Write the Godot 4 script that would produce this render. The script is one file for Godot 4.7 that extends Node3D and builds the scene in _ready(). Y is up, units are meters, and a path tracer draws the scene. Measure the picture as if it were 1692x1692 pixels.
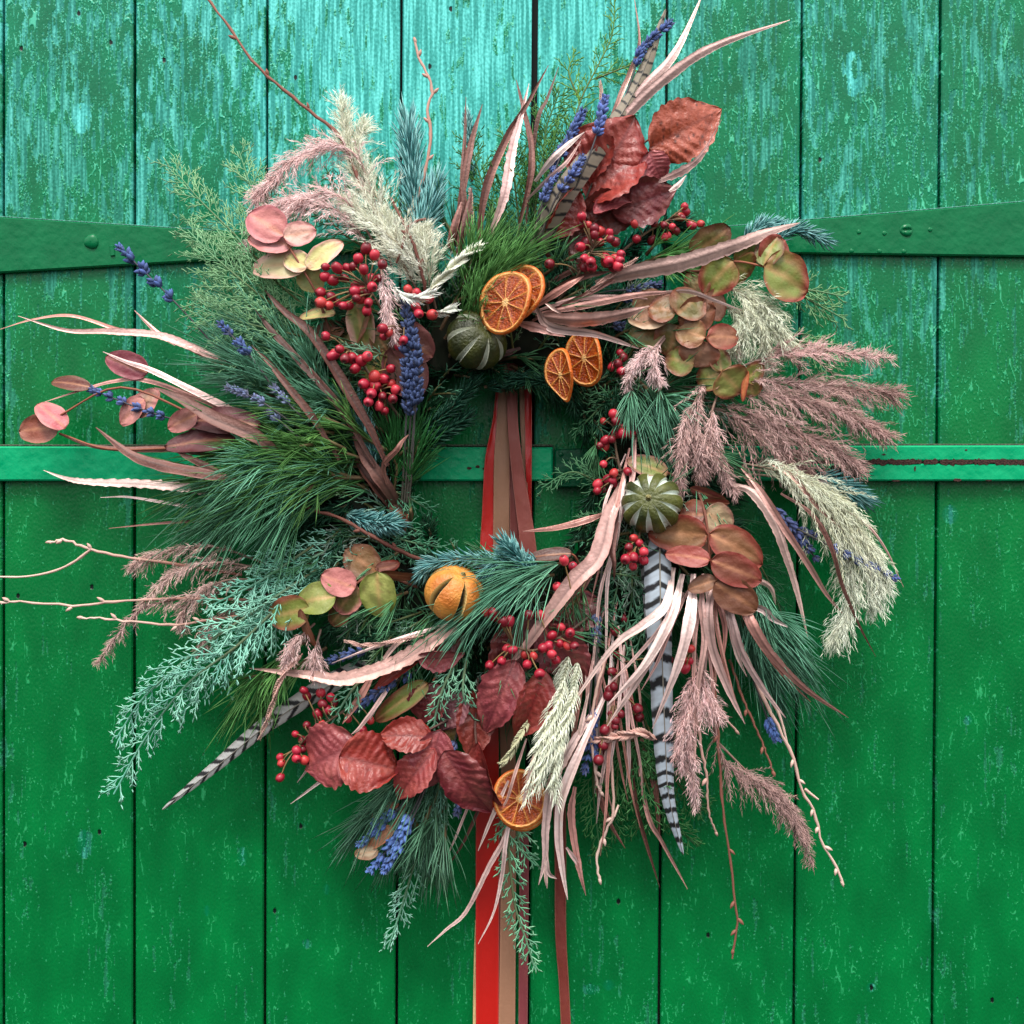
extends Node3D
# A dried-flower and evergreen wreath hanging on a green painted double door.
# Positions are given as (x, y) on the face of the door in units of 0.6 mm, counted from the upper left, and z as the height above the boards in the same unit.

const S := 0.0006
const D := 1.2
const EYE := 1.5
var rng := RandomNumberGenerator.new()
var nz := FastNoiseLite.new()
var M := {}
var taken := {}
var org := Vector3.ZERO

class MB:
	var v := PackedVector3Array()
	var n := PackedVector3Array()
	var c := PackedColorArray()
	var uv := PackedVector2Array()
	var i := PackedInt32Array()

	func vert(p: Vector3, nn: Vector3, col: Color) -> int:
		v.append(p)
		n.append(nn)
		c.append(col)
		return v.size() - 1

	func tri(a: int, b: int, d: int) -> void:
		var g := (v[d] - v[a]).cross(v[b] - v[a])
		if g.dot(n[a] + n[b] + n[d]) < 0.0:
			i.append(a); i.append(d); i.append(b)
		else:
			i.append(a); i.append(b); i.append(d)

	func tube(pts: PackedVector3Array, rad: PackedFloat32Array, sides: int, cols: PackedColorArray) -> void:
		var m := pts.size()
		var first := v.size()
		var ref := Vector3(0.31, 0.17, 0.93)
		for k in m:
			var t := (pts[mini(k + 1, m - 1)] - pts[maxi(k - 1, 0)]).normalized()
			var a := t.cross(ref)
			if a.length() < 0.05:
				a = t.cross(Vector3(0.9, 0.3, 0.1))
			a = a.normalized()
			var b := t.cross(a)
			ref = b.cross(t) if k == 0 else ref
			var cc := cols[mini(k, cols.size() - 1)]
			for s in sides:
				var an := TAU * s / sides
				var nn := a * cos(an) + b * sin(an)
				v.append(pts[k] + nn * rad[k])
				n.append(nn)
				c.append(cc)
		for k in m - 1:
			for s in sides:
				var p0 := first + k * sides + s
				var p1 := first + k * sides + (s + 1) % sides
				tri(p0, p1, p0 + sides)
				tri(p1, p1 + sides, p0 + sides)
		var e := vert(pts[m - 1], (pts[m - 1] - pts[m - 2]).normalized(), cols[mini(m - 1, cols.size() - 1)])
		var z := vert(pts[0], (pts[0] - pts[1]).normalized(), cols[0])
		for s in sides:
			tri(first + (m - 1) * sides + s, first + (m - 1) * sides + (s + 1) % sides, e)
			tri(first + s, first + (s + 1) % sides, z)

	func needle(p0: Vector3, dir: Vector3, length: float, bend: Vector3, w: float, c0: Color, c1: Color, segs: int) -> void:
		# a three-sided tapering needle that bends
		var first := v.size()
		var a := dir.cross(Vector3(0.2, 0.35, 0.9)).normalized()
		var b := dir.cross(a)
		for k in segs:
			var t := float(k) / segs
			var p := p0 + dir * (length * t) + bend * (t * t * length)
			var r := w * (0.75 + 0.5 * t) * (1.0 - 0.55 * t * t)
			var cc := c0.lerp(c1, t)
			for s in 3:
				var an := TAU * s / 3.0 + 0.5
				var nn := a * cos(an) + b * sin(an)
				v.append(p + nn * r)
				n.append(nn)
				c.append(cc)
		var e := vert(p0 + dir * length + bend * length, dir, c1)
		for k in segs - 1:
			for s in 3:
				var q0 := first + k * 3 + s
				var q1 := first + k * 3 + (s + 1) % 3
				tri(q0, q1, q0 + 3)
				tri(q1, q1 + 3, q0 + 3)
		for s in 3:
			tri(first + (segs - 1) * 3 + s, first + (segs - 1) * 3 + (s + 1) % 3, e)

	func hair(p0: Vector3, p1: Vector3, p2: Vector3, w: float, col: Color, facing: Vector3) -> void:
		# a flat tapering bract bent once
		var sd := (p1 - p0).cross(facing).normalized() * w
		var nn := sd.cross(p1 - p0).normalized()
		var a := vert(p0 - sd * 0.6, nn, col)
		var b := vert(p0 + sd * 0.6, nn, col)
		var d := vert(p1 - sd, nn, col)
		var e := vert(p1 + sd, nn, col)
		var f := vert(p2, nn, col)
		tri(a, b, d)
		tri(b, e, d)
		tri(d, e, f)

	func grid(pos: PackedVector3Array, col: PackedColorArray, nu: int, nv: int, flip := false) -> void:
		var first := v.size()
		var nn := PackedVector3Array()
		nn.resize(nu * nv)
		for a in nu:
			for b in nv:
				var du := pos[mini(a + 1, nu - 1) * nv + b] - pos[maxi(a - 1, 0) * nv + b]
				var dv := pos[a * nv + mini(b + 1, nv - 1)] - pos[a * nv + maxi(b - 1, 0)]
				var q := du.cross(dv)
				if q.length_squared() < 1e-20:
					var a2 := clampi(a, 1, nu - 2)
					q = (pos[(a2 + 1) * nv + b] - pos[(a2 - 1) * nv + b]).cross(pos[a2 * nv + mini(b + 1, nv - 1)] - pos[a2 * nv + maxi(b - 1, 0)])
				q = q.normalized()
				nn[a * nv + b] = -q if flip else q
		v.append_array(pos)
		n.append_array(nn)
		c.append_array(col)
		for a in nu - 1:
			for b in nv - 1:
				var p := first + a * nv + b
				tri(p, p + 1, p + nv)
				tri(p + 1, p + nv + 1, p + nv)

	func outward(dirs: PackedVector3Array) -> void:
		# turns normals to the side of dirs and winds the faces to match
		for k in n.size():
			if n[k].dot(dirs[k]) < 0.0:
				n[k] = -n[k]
		var old := i
		i = PackedInt32Array()
		for k in old.size() / 3:
			tri(old[k * 3], old[k * 3 + 1], old[k * 3 + 2])

	func blob(p: Vector3, ax: Vector3, length: float, r: float, c0: Color, c1: Color, sides := 6, rings := 4) -> void:
		# an egg-shaped bud along ax
		var a := ax.cross(Vector3(0.3, 0.5, 0.8)).normalized()
		var b := ax.cross(a)
		var first := v.size()
		for k in rings + 1:
			var t := float(k) / rings
			var rr := r * pow(sin(PI * clampf(t, 0.03, 0.97)), 0.7) * (1.1 - 0.3 * t)
			for s in sides:
				var an := TAU * s / sides
				var nn := a * cos(an) + b * sin(an)
				v.append(p + ax * (length * t) + nn * rr)
				n.append((nn + ax * (t - 0.5) * 1.5).normalized())
				c.append(c0.lerp(c1, t))
		for k in rings:
			for s in sides:
				var q0 := first + k * sides + s
				var q1 := first + k * sides + (s + 1) % sides
				tri(q0, q1, q0 + sides)
				tri(q1, q1 + sides, q0 + sides)

# ------------------------------------------------------------------ helpers
func P(x: float, y: float, z := 0.0) -> Vector3:
	var k := (D - z * S) / D
	return Vector3((x - 846.0) * S * k, EYE - (y - 846.0) * S * k, z * S)

func rgb8(r: float, g: float, b: float) -> Color:
	return Color(r / 255.0, g / 255.0, b / 255.0).srgb_to_linear()

func rf(a: float, b: float) -> float:
	return rng.randf_range(a, b)

func rv() -> Vector3:
	return Vector3(rf(-1, 1), rf(-1, 1), rf(-1, 1))

func vary(c: Color, k: float) -> Color:
	var f := 1.0 + rf(-k, k)
	return Color(clampf(c.r * f * (1 + rf(-k, k) * 0.3), 0, 1), clampf(c.g * f, 0, 1), clampf(c.b * f * (1 + rf(-k, k) * 0.3), 0, 1))

func curve(ctrl: Array, count: int) -> PackedVector3Array:
	# Catmull-Rom through x, y, z triples
	var pts: Array[Vector3] = []
	for k in ctrl.size() / 3:
		pts.append(P(ctrl[k * 3], ctrl[k * 3 + 1], ctrl[k * 3 + 2]))
	return curve3(pts, count)

func curve3(pts: Array[Vector3], count: int) -> PackedVector3Array:
	var out := PackedVector3Array()
	var m := pts.size()
	for k in count:
		var f := float(k) / (count - 1) * (m - 1)
		var a := mini(int(f), m - 2)
		var t := f - a
		out.append(pts[a].cubic_interpolate(pts[a + 1], pts[a - 1] if a > 0 else pts[a] * 2.0 - pts[a + 1], pts[a + 2] if a + 2 < m else pts[a + 1] * 2.0 - pts[a], t))
	return out

func path_len(p: PackedVector3Array) -> float:
	var l := 0.0
	for k in p.size() - 1:
		l += p[k].distance_to(p[k + 1])
	return l

func numbered(called: String) -> String:
	if not taken.has(called):
		taken[called] = 0
		return called
	taken[called] += 1
	return "%s_%03d" % [called, taken[called]]

func thing(called: String, label: String, category: String, at: Vector3, group := "") -> Node3D:
	var o := Node3D.new()
	o.name = numbered(called)
	add_child(o)
	o.position = at
	org = at
	o.set_meta("label", label)
	o.set_meta("category", category)
	if group:
		o.set_meta("group", group)
	return o

func part(mb: MB, called: String, mat: Material, parent: Node3D, stuff := false) -> MeshInstance3D:
	var o := MeshInstance3D.new()
	o.name = called
	var vv := mb.v.duplicate()
	for k in vv.size():
		vv[k] -= org
	var a := []
	a.resize(Mesh.ARRAY_MAX)
	a[Mesh.ARRAY_VERTEX] = vv
	a[Mesh.ARRAY_NORMAL] = mb.n
	a[Mesh.ARRAY_COLOR] = mb.c
	if mb.uv.size() == vv.size():
		a[Mesh.ARRAY_TEX_UV] = mb.uv
	a[Mesh.ARRAY_INDEX] = mb.i
	var me := ArrayMesh.new()
	me.add_surface_from_arrays(Mesh.PRIMITIVE_TRIANGLES, a)
	me.surface_set_material(0, mat)
	o.mesh = me
	if stuff:
		o.set_meta("kind", "stuff")
	parent.add_child(o, true)
	return o

func mat(rough: float, metal := 0.0, back := Color.BLACK, coat := 0.0, spec := 0.5) -> StandardMaterial3D:
	var m := StandardMaterial3D.new()
	m.vertex_color_use_as_albedo = true
	m.roughness = rough
	m.metallic = metal
	m.metallic_specular = spec
	m.cull_mode = BaseMaterial3D.CULL_DISABLED
	if back != Color.BLACK:
		m.backlight_enabled = true
		m.backlight = back
	if coat > 0.0:
		m.clearcoat_enabled = true
		m.clearcoat = coat
		m.clearcoat_roughness = 0.12
	return m

func tube_px(mb: MB, ctrl: Array, r0: float, r1: float, c0: Color, c1: Color, sides := 6, count := 14, knob := 0.0) -> void:
	var p := curve(ctrl, count)
	tube_on(mb, p, r0, r1, c0, c1, sides, knob)

func tube_on(mb: MB, p: PackedVector3Array, r0: float, r1: float, c0: Color, c1: Color, sides := 6, knob := 0.0) -> void:
	var r := PackedFloat32Array()
	var cols := PackedColorArray()
	for k in p.size():
		var t := float(k) / (p.size() - 1)
		r.append(lerpf(r0, r1, t) * S * (1.0 + knob * nz.get_noise_1d(k * 37.0 + p[0].x * 900.0)))
		cols.append(c0.lerp(c1, clampf(t + 0.35 * nz.get_noise_3dv(p[k] * 300.0), 0, 1)))
	mb.tube(p, r, sides, cols)

# ------------------------------------------------------------------ plant builders
func copper(root: Node3D, ctrl: Array, w: float, tone: float, roll := 0.0, serr := 0.0, twist := 0.5) -> void:
	# one strap-shaped, folded copper leaf, base first; tone 0 pale rose ... 2 brown copper
	var rough_len := 0.0
	for k in ctrl.size() / 3 - 1:
		rough_len += Vector2(ctrl[k * 3] - ctrl[k * 3 + 3], ctrl[k * 3 + 1] - ctrl[k * 3 + 4]).length()
	var nu := clampi(int(rough_len / (3.5 if serr > 0 else 8.0)), 10, 110)
	var c := curve(ctrl, nu)
	var seed := rf(0, 100)
	var tones := [rgb8(246, 216, 210), rgb8(200, 140, 128), rgb8(70, 38, 30)]
	var a: Color = tones[int(tone)]
	var base := a.lerp(tones[mini(int(tone) + 1, 2)], pow(tone - int(tone), 0.5 if tone > 1.0 else 1.0))
	base = vary(base, 0.12)
	var pos := PackedVector3Array()
	var col := PackedColorArray()
	var nv := 7
	var crease := rf(0.12, 0.45) * (1.0 if rng.randf() < 0.5 else -1.0)
	for k in nu:
		var t := float(k) / (nu - 1)
		var tan := (c[mini(k + 1, nu - 1)] - c[maxi(k - 1, 0)]).normalized()
		var ro := roll + twist * 0.6 * sin(seed + t * 3.0) + 0.25 * nz.get_noise_2d(t * 150.0, seed * 31.0)
		var side := tan.cross(Vector3(0, 0, 1)).normalized().rotated(tan, ro)
		var nn := side.cross(tan)
		var prof := lerpf(0.45, 1.0, smoothstep(0.0, 0.35, t)) * pow(maxf(1.0 - pow(t, 2.4), 0.0), 0.8)
		prof *= 1.0 + 0.16 * nz.get_noise_2d(t * 320.0, seed * 17.0)
		var hw := maxf(w * 0.5 * prof, 0.5) * S
		for j in nv:
			var q := (j - 3) / 3.0
			var e := q
			if serr > 0 and absf(q) > 0.9:
				var tooth := fposmod(t * rough_len / 17.0 + seed + (0.5 if q > 0 else 0.0), 1.0)
				e += signf(q) * serr * (1.0 - tooth) * (0.4 + absf(nz.get_noise_2d(k * 9.0, seed + q))) * minf(1.0, 2.5 - 2.5 * t)
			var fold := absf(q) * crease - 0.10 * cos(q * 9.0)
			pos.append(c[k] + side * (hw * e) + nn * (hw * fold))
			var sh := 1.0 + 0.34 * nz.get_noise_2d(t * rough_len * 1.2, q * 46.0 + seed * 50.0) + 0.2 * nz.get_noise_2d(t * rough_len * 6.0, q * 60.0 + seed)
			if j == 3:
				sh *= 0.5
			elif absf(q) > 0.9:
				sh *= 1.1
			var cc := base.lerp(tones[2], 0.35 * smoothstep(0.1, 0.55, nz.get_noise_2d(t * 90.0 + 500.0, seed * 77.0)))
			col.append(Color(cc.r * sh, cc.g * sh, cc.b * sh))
	var mb := MB.new()
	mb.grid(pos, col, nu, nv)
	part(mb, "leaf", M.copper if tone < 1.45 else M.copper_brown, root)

func twig(label: String, ctrl: Array, r0: float, r1: float, c0: Color, c1: Color, buds: Array, forks := []) -> Node3D:
	var root := thing("bare_twig", label, "twig", P(ctrl[0], ctrl[1], ctrl[2]), "bare twigs in the wreath")
	var mb := MB.new()
	var p := curve(ctrl, 30)
	for k in range(1, 29):
		p[k] += Vector3(nz.get_noise_1d(k * 60.0 + ctrl[0]), nz.get_noise_1d(k * 60.0 + 900.0), 0) * 2.2 * S
	tube_on(mb, p, r0, r1, c0, c1, 6, 0.5)
	part(mb, "stem", M.bark, root)
	for f in forks:
		var fm := MB.new()
		tube_px(fm, f, r1 * 1.25, r1 * 0.8, c0.lerp(c1, 0.6), c1, 6, 16, 0.4)
		part(fm, "side_shoot", M.bark, root)
	for t in buds:
		var k := clampi(int(absf(t) * 29), 1, 28)
		var tan := (p[k + 1] - p[k - 1]).normalized()
		var sd := tan.cross(Vector3(0, 0, 1)).normalized() * (1.0 if t > 0 else -1.0)
		var bm := MB.new()
		var dir := (tan * 0.85 + sd * 0.6 + Vector3(0, 0, 0.2)).normalized()
		if absf(t) > 0.98:
			dir = tan
		bm.blob(p[k] + sd * r1 * 0.4 * S, dir, rf(11, 15) * S, rf(2.6, 3.6) * S, c1, c1.lerp(c0, 0.5))
		part(bm, "bud", M.bark, root)
	return root

func oval(root: Node3D, g: Array, inner: Color, rim: Color, roll := 0.0, cup := 0.12, bend := 0.08, called := "leaf", pointed := 0.0) -> void:
	# a rounded eucalyptus leaf: g = base x, y, z, tip x, y, z, width
	var a := P(g[0], g[1], g[2])
	var b := P(g[3], g[4], g[5])
	var w: float = g[6] * S * 0.5
	var tan := (b - a).normalized()
	var L := a.distance_to(b)
	var side := tan.cross(Vector3(0, 0, 1)).normalized().rotated(tan, roll + rf(-0.22, 0.22))
	var nn := side.cross(tan)
	var seed := rf(0, 500)
	var nu := 20
	var nv := 13
	var pos := PackedVector3Array()
	var col := PackedColorArray()
	var vein := inner.lerp(rgb8(214, 150, 110), 0.6)
	var spot := rgb8(92, 52, 44)
	for k in nu:
		var u := float(k) / (nu - 1)
		var e := u * 2.0 - 1.0
		var pr := pow(maxf(1.0 - e * e, 0.0), 0.5) * (1.0 - 0.16 * e)
		pr = lerpf(pr, sin(PI * pow(u, 0.8)) * (1.0 - 0.25 * u), pointed)
		pr *= 1.0 + 0.05 * nz.get_noise_2d(u * 120.0, seed)
		for j in nv:
			var q := float(j) / (nv - 1) * 2.0 - 1.0
			q = sin(q * PI * 0.5) * 0.5 + q * 0.5
			var wave := 0.13 * nz.get_noise_2d(u * 90.0 + seed, q * 60.0)
			var h := cup * q * q * pr + wave - 0.03 * (1.0 - smoothstep(0.0, 0.12, absf(q)))
			var wid := w * (1.0 + 0.06 * nz.get_noise_2d(u * 100.0, seed + signf(q) * 300.0))
			pos.append(a + tan * (L * u) + side * (wid * pr * q) + nn * (w * h + L * bend * sin(PI * u) * 0.6 - L * bend * u * u))
			var edge := clampf(maxf(absf(q), absf(e) * 0.92), 0, 1)
			var f := smoothstep(0.45, 1.0, edge + 0.35 * nz.get_noise_2d(u * 70.0 + seed, q * 45.0) + 0.2 * (u - 0.5))
			var cc := inner.lerp(rim, f)
			cc = cc.lerp(spot, 0.45 * smoothstep(0.25, 0.6, nz.get_noise_2d(u * 150.0 - seed, q * 90.0)))
			var side_vein := absf(fposmod(u * 6.5 - absf(q) * 1.1, 1.0) - 0.5)
			cc = cc.lerp(vein, 0.22 * (1.0 - smoothstep(0.0, 0.12, side_vein)) * (1.0 - absf(q)))
			if absf(q) < 0.06:
				cc = cc.lerp(vein, 0.85 * (1.0 - 0.6 * u))
			var sh := 1.0 + 0.10 * nz.get_noise_2d(u * 300.0, q * 300.0 + seed)
			col.append(Color(cc.r * sh, cc.g * sh, cc.b * sh))
	var mb := MB.new()
	mb.grid(pos, col, nu, nv)
	part(mb, called, M.leaf, root)

func beech(root: Node3D, g: Array, c0: Color, roll := 0.0, curl := 0.0, bend := 0.08, spots := 0.0) -> void:
	# a pleated copper-beech leaf with wavy margin: g = base x, y, z, tip x, y, z, width
	var a := P(g[0], g[1], g[2])
	var b := P(g[3], g[4], g[5])
	var w: float = g[6] * S * 0.5
	var tan := (b - a).normalized()
	var L := a.distance_to(b)
	var side := tan.cross(Vector3(0, 0, 1)).normalized().rotated(tan, roll)
	var nn := side.cross(tan)
	var seed := rf(0, 500)
	var nu := 46
	var nv := 19
	var veins := 8.0
	var pos := PackedVector3Array()
	var col := PackedColorArray()
	var dark := c0.lerp(rgb8(48, 14, 14), 0.6)
	var pale := c0.lerp(rgb8(196, 120, 104), 0.45)
	c0 = vary(c0.darkened(0.18), 0.1)
	for k in nu:
		var u := float(k) / (nu - 1)
		var pr := pow(sin(PI * pow(u, 0.78)), 0.72) if u > 0.0 and u < 1.0 else 0.0
		pr *= 1.0 - 0.22 * smoothstep(0.72, 0.98, u)
		for j in nv:
			var q := float(j) / (nv - 1) * 2.0 - 1.0
			var ph := u * veins - absf(q) * 1.55 + 0.5 * nz.get_noise_2d(u * 60.0, q * 60.0 + seed)
			var saw := absf(fposmod(ph, 1.0) - 0.5) * 2.0
			var margin := 1.0 + (0.035 * cos(ph * TAU) + 0.10 * nz.get_noise_2d(u * 260.0, seed + signf(q) * 200.0)) * absf(q)
			var pleat := (saw - 0.5) * 0.06 * smoothstep(0.02, 0.25, absf(q)) * pr
			var wav := 0.34 * nz.get_noise_2d(u * 55.0 + seed, q * 35.0) * absf(q)
			var fold := 0.14 * absf(q) * pr + curl * q * q * absf(q) * pr
			pos.append(a + tan * (L * u) + side * (w * pr * q * margin * (1.0 - 0.25 * absf(curl) * absf(q))) + nn * (w * (pleat + wav + fold) + L * bend * sin(PI * u) - 0.6 * L * bend * u * u))
			var cc := c0.lerp(pale, clampf(0.45 + 0.9 * nz.get_noise_2d(u * 60.0 - seed, q * 40.0), 0, 1) * 0.6)
			cc = cc.lerp(dark, 0.5 * smoothstep(0.1, 0.6, nz.get_noise_2d(u * 180.0 + seed, q * 120.0)))
			cc = cc.lerp(dark, 0.4 * (1.0 - smoothstep(0.0, 0.16, 1.0 - saw)))
			if absf(q) < 0.07:
				cc = cc.lerp(dark, 0.7)
			if spots > 0.0:
				cc = cc.lerp(rgb8(40, 20, 18), spots * smoothstep(0.36, 0.5, nz.get_noise_2d(u * 420.0 + seed, q * 300.0)))
			var sh := 1.0 + 0.22 * nz.get_noise_2d(u * 700.0, q * 500.0 + seed)
			col.append(Color(cc.r * sh, cc.g * sh, cc.b * sh))
	var mb := MB.new()
	mb.grid(pos, col, nu, nv)
	part(mb, "leaf", M.beech, root)

func stalk(root: Node3D, ctrl: Array, r0: float, r1: float, c0: Color, c1: Color, called := "stem") -> void:
	var mb := MB.new()
	tube_px(mb, ctrl, r0, r1, c0, c1, 6, 16, 0.2)
	part(mb, called, M.bark, root)

var berry_mesh: ArrayMesh
func make_berry() -> void:
	var mb := MB.new()
	var rings := 9
	var sides := 12
	var pos := PackedVector3Array()
	var col := PackedColorArray()
	for k in rings + 1:
		var th := PI * k / rings
		for s in sides + 1:
			var ph := TAU * s / sides
			var r := 1.0 - 0.16 * exp(-pow(th / 0.28, 2.0))
			pos.append(Vector3(sin(th) * cos(ph), cos(th) * 1.05 * r, sin(th) * sin(ph)))
			var dk := 1.0 - smoothstep(0.22, 0.5, th)
			var cc := Color(1, 1, 1).lerp(Color(0.10, 0.10, 0.12), dk)
			cc = cc.lerp(Color(1.0, 0.75, 0.4), 0.35 * smoothstep(2.3, 3.1, th))
			col.append(cc)
	mb.grid(pos, col, rings + 1, sides + 1)
	mb.outward(mb.v)
	# the withered crown of the hip
	for k in 5:
		var an := TAU * k / 5.0
		mb.hair(Vector3(cos(an) * 0.16, 0.86, sin(an) * 0.16), Vector3(cos(an) * 0.27, 0.99, sin(an) * 0.27), Vector3(cos(an) * 0.36, 1.06, sin(an) * 0.36), 0.09, Color(0.05, 0.045, 0.04), Vector3(cos(an), 0, sin(an)))
	var a := []
	a.resize(Mesh.ARRAY_MAX)
	a[Mesh.ARRAY_VERTEX] = mb.v
	a[Mesh.ARRAY_NORMAL] = mb.n
	a[Mesh.ARRAY_COLOR] = mb.c
	a[Mesh.ARRAY_INDEX] = mb.i
	berry_mesh = ArrayMesh.new()
	berry_mesh.add_surface_from_arrays(Mesh.PRIMITIVE_TRIANGLES, a)

func berries(label: String, stem: Array, spots: Array, z: float, r := 9.6, dull := 0.0) -> void:
	# a sprig of rose hips: stem = x, y, z triples, spots = x, y pairs
	var root := thing("berry_sprig", label, "berries", P(stem[0], stem[1], stem[2]), "red rose hip sprigs")
	var mb := MB.new()
	var line := curve(stem, 24)
	var tw := rgb8(92, 74, 62)
	tube_on(mb, line, 2.6, 1.6, tw, rgb8(110, 84, 60), 5, 0.3)
	var made := []
	for k in spots.size() / 2:
		var zz := z + rf(-16, 16)
		var p := P(spots[k * 2], spots[k * 2 + 1], zz)
		var best := 0
		var bd := 1e9
		for q in 24:
			var dd := line[q].distance_to(p) + (0.012 if q > 20 else 0.0) + absf(q / 23.0 - 0.75) * 0.02
			if dd < bd:
				bd = dd
				best = q
		var s := line[best]
		var mid := s.lerp(p, 0.5) + Vector3(rf(-4, 4), rf(0, 6), rf(4, 10)) * S
		var pl: Array[Vector3] = [s, mid, p]
		var pc := curve3(pl, 7)
		tube_on(mb, pc, 1.3, 1.0, tw, rgb8(150, 120, 70), 4)
		made.append([p, (p - pc[5]).normalized()])
	part(mb, "stem", M.bark, root)
	for e in made:
		var up: Vector3 = (e[1] + rv() * 0.4 + Vector3(0, 0, 0.75)).normalized()
		var b := MeshInstance3D.new()
		b.name = "berry"
		b.mesh = berry_mesh
		b.material_override = M.berry[rng.randi() % 6] if dull == 0.0 else M.berry[3]
		var sz := r * rf(0.68, 0.96) * S
		var x := up.cross(Vector3(0.2, 0.3, 0.9)).normalized()
		b.transform = Transform3D(Basis(x * sz * rf(0.9, 1.05), up * sz * rf(0.95, 1.2), x.cross(up) * sz * rf(0.9, 1.05)), e[0] - org)
		root.add_child(b, true)

func cc_of(c: Color) -> Color:
	return vary(c.lerp(rgb8(120, 118, 128), 0.5), 0.3)

func lavender(label: String, spikes: Array, c: Color, w := 15.0, gap := 17.0) -> void:
	# spikes: [path from stem foot to tip, share of it that carries flowers]
	var f: Array = spikes[0][0]
	var root := thing("lavender_sprig", label, "lavender", P(f[0], f[1], f[2]), "dried lavender sprigs")
	for sp in spikes:
		var ctrl: Array = sp[0]
		var p := curve(ctrl, 40)
		var sm := MB.new()
		tube_on(sm, p, 1.9, 1.2, rgb8(74, 70, 60), rgb8(66, 66, 78), 5)
		part(sm, "stem", M.bark, root)
		var L := path_len(p) / S
		var run: float = L * sp[1]
		var d := 0.0
		while d < run:
			var t := 1.0 - d / L
			var k := clampi(int(t * 39), 1, 38)
			var tan := (p[k + 1] - p[k - 1]).normalized()
			var at := p[k]
			var a := tan.cross(Vector3(0.1, 0.2, 0.95)).normalized()
			var b := tan.cross(a)
			var wm := MB.new()
			var small := lerpf(0.65, 1.0, minf(1.0, d / 30.0)) * rf(0.85, 1.1)
			for s in rng.randi_range(9, 12):
				var an := s * 2.4 + rf(-0.4, 0.4)
				var out := a * cos(an) + b * sin(an)
				var dir := (tan * rf(0.55, 1.0) + out * rf(0.5, 0.9)).normalized()
				var cc := vary(c, 0.3)
				wm.blob(at + out * 1.2 * S + tan * rf(-0.25, 0.35) * gap * S, dir, w * 0.72 * small * S, w * 0.21 * small * S, cc.lerp(rgb8(80, 84, 104), 0.35).darkened(0.3), cc.lerp(rgb8(120, 150, 214), 0.2), 6, 4)
			for s in 9:
				var an := s * 0.7 + rf(-0.4, 0.4)
				var out := a * cos(an) + b * sin(an)
				wm.hair(at + out * S, at + (out * 5.0 + tan * 4.0) * S, at + (out * rf(6.0, 11.0) + tan * rf(5.0, 11.0)) * S, 0.9 * S, cc_of(c), Vector3(0, 0, 1))
			part(wm, "flower_whorl", M.lavender, root)
			d += gap * rf(0.85, 1.2) * (1.0 if d < run * 0.75 else 1.5)

func feather(label: String, ctrl: Array, w: float, c0: Color, bar: Color, step: float, chevron: float, thick: float, roll := 0.0) -> void:
	# quill first, tip last
	var root := thing("pheasant_feather", label, "feather", P(ctrl[0], ctrl[1], ctrl[2]), "barred pheasant tail feathers")
	var nu := 220
	var c := curve(ctrl, nu)
	var L := path_len(c) / S
	var seed := rf(0, 300)
	for sg in [-1.0, 1.0]:
		var pos := PackedVector3Array()
		var col := PackedColorArray()
		var nv := 9
		for k in nu:
			var t := float(k) / (nu - 1)
			var tan := (c[mini(k + 2, nu - 1)] - c[maxi(k - 2, 0)]).normalized()
			var side := tan.cross(Vector3(0, 0, 1)).normalized().rotated(tan, roll + sg * 0.22)
			var nn := side.cross(tan)
			var hw := w * 0.5 * pow(maxf(1.0 - pow(t, 1.5), 0.0), 0.62) * smoothstep(-0.1, 0.12, t) * (1.15 if sg > 0 else 0.85)
			hw *= 1.0 + 0.05 * nz.get_noise_2d(t * 900.0, seed + sg * 50.0) - 0.14 * maxf(0.0, nz.get_noise_2d(t * 2600.0, seed - sg * 20.0) - 0.25)
			for j in nv:
				var q := float(j) / (nv - 1)
				var lag := q * hw * 0.55
				pos.append(c[k] + side * (sg * (0.5 + q * hw) * S) + tan * (lag * S) - nn * (q * q * hw * 0.12 * S) + nn * 0.15 * S * nz.get_noise_2d(k * 40.0, q * 10.0))
				var s := t * L - lag * 0.2 + q * chevron * (0.6 if sg > 0 else 1.0) + 3.5 * nz.get_noise_2d(t * L * 1.3, q * 60.0 + sg * 99.0 + seed)
				var ph := fposmod(s / step + (0.12 if sg > 0 else 0.0), 1.0)
				var inb := 1.0 - smoothstep(thick * 0.5, thick * 0.5 + 0.07, absf(ph - 0.5))
				var base := c0.lerp(rgb8(112, 104, 96), 0.30 * smoothstep(0.55, 0.9, q) + 0.25 * absf(ph - 0.5) * 2.0)
				var cc := base.lerp(bar, inb)
				var sh := 1.0 + 0.16 * nz.get_noise_2d(t * L * 9.0 + q * 30.0, seed)
				col.append(Color(cc.r * sh, cc.g * sh, cc.b * sh))
		var mb := MB.new()
		mb.grid(pos, col, nu, nv, sg < 0)
		part(mb, "vane", M.feather, root)
	var q := MB.new()
	var cr := c.duplicate()
	for k in nu:
		cr[k] += Vector3(0, 0, 0.3 * S)
	tube_on(q, cr, 1.3, 0.5, rgb8(150, 144, 132), rgb8(120, 112, 104), 5)
	part(q, "quill", M.bark, root)

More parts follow.
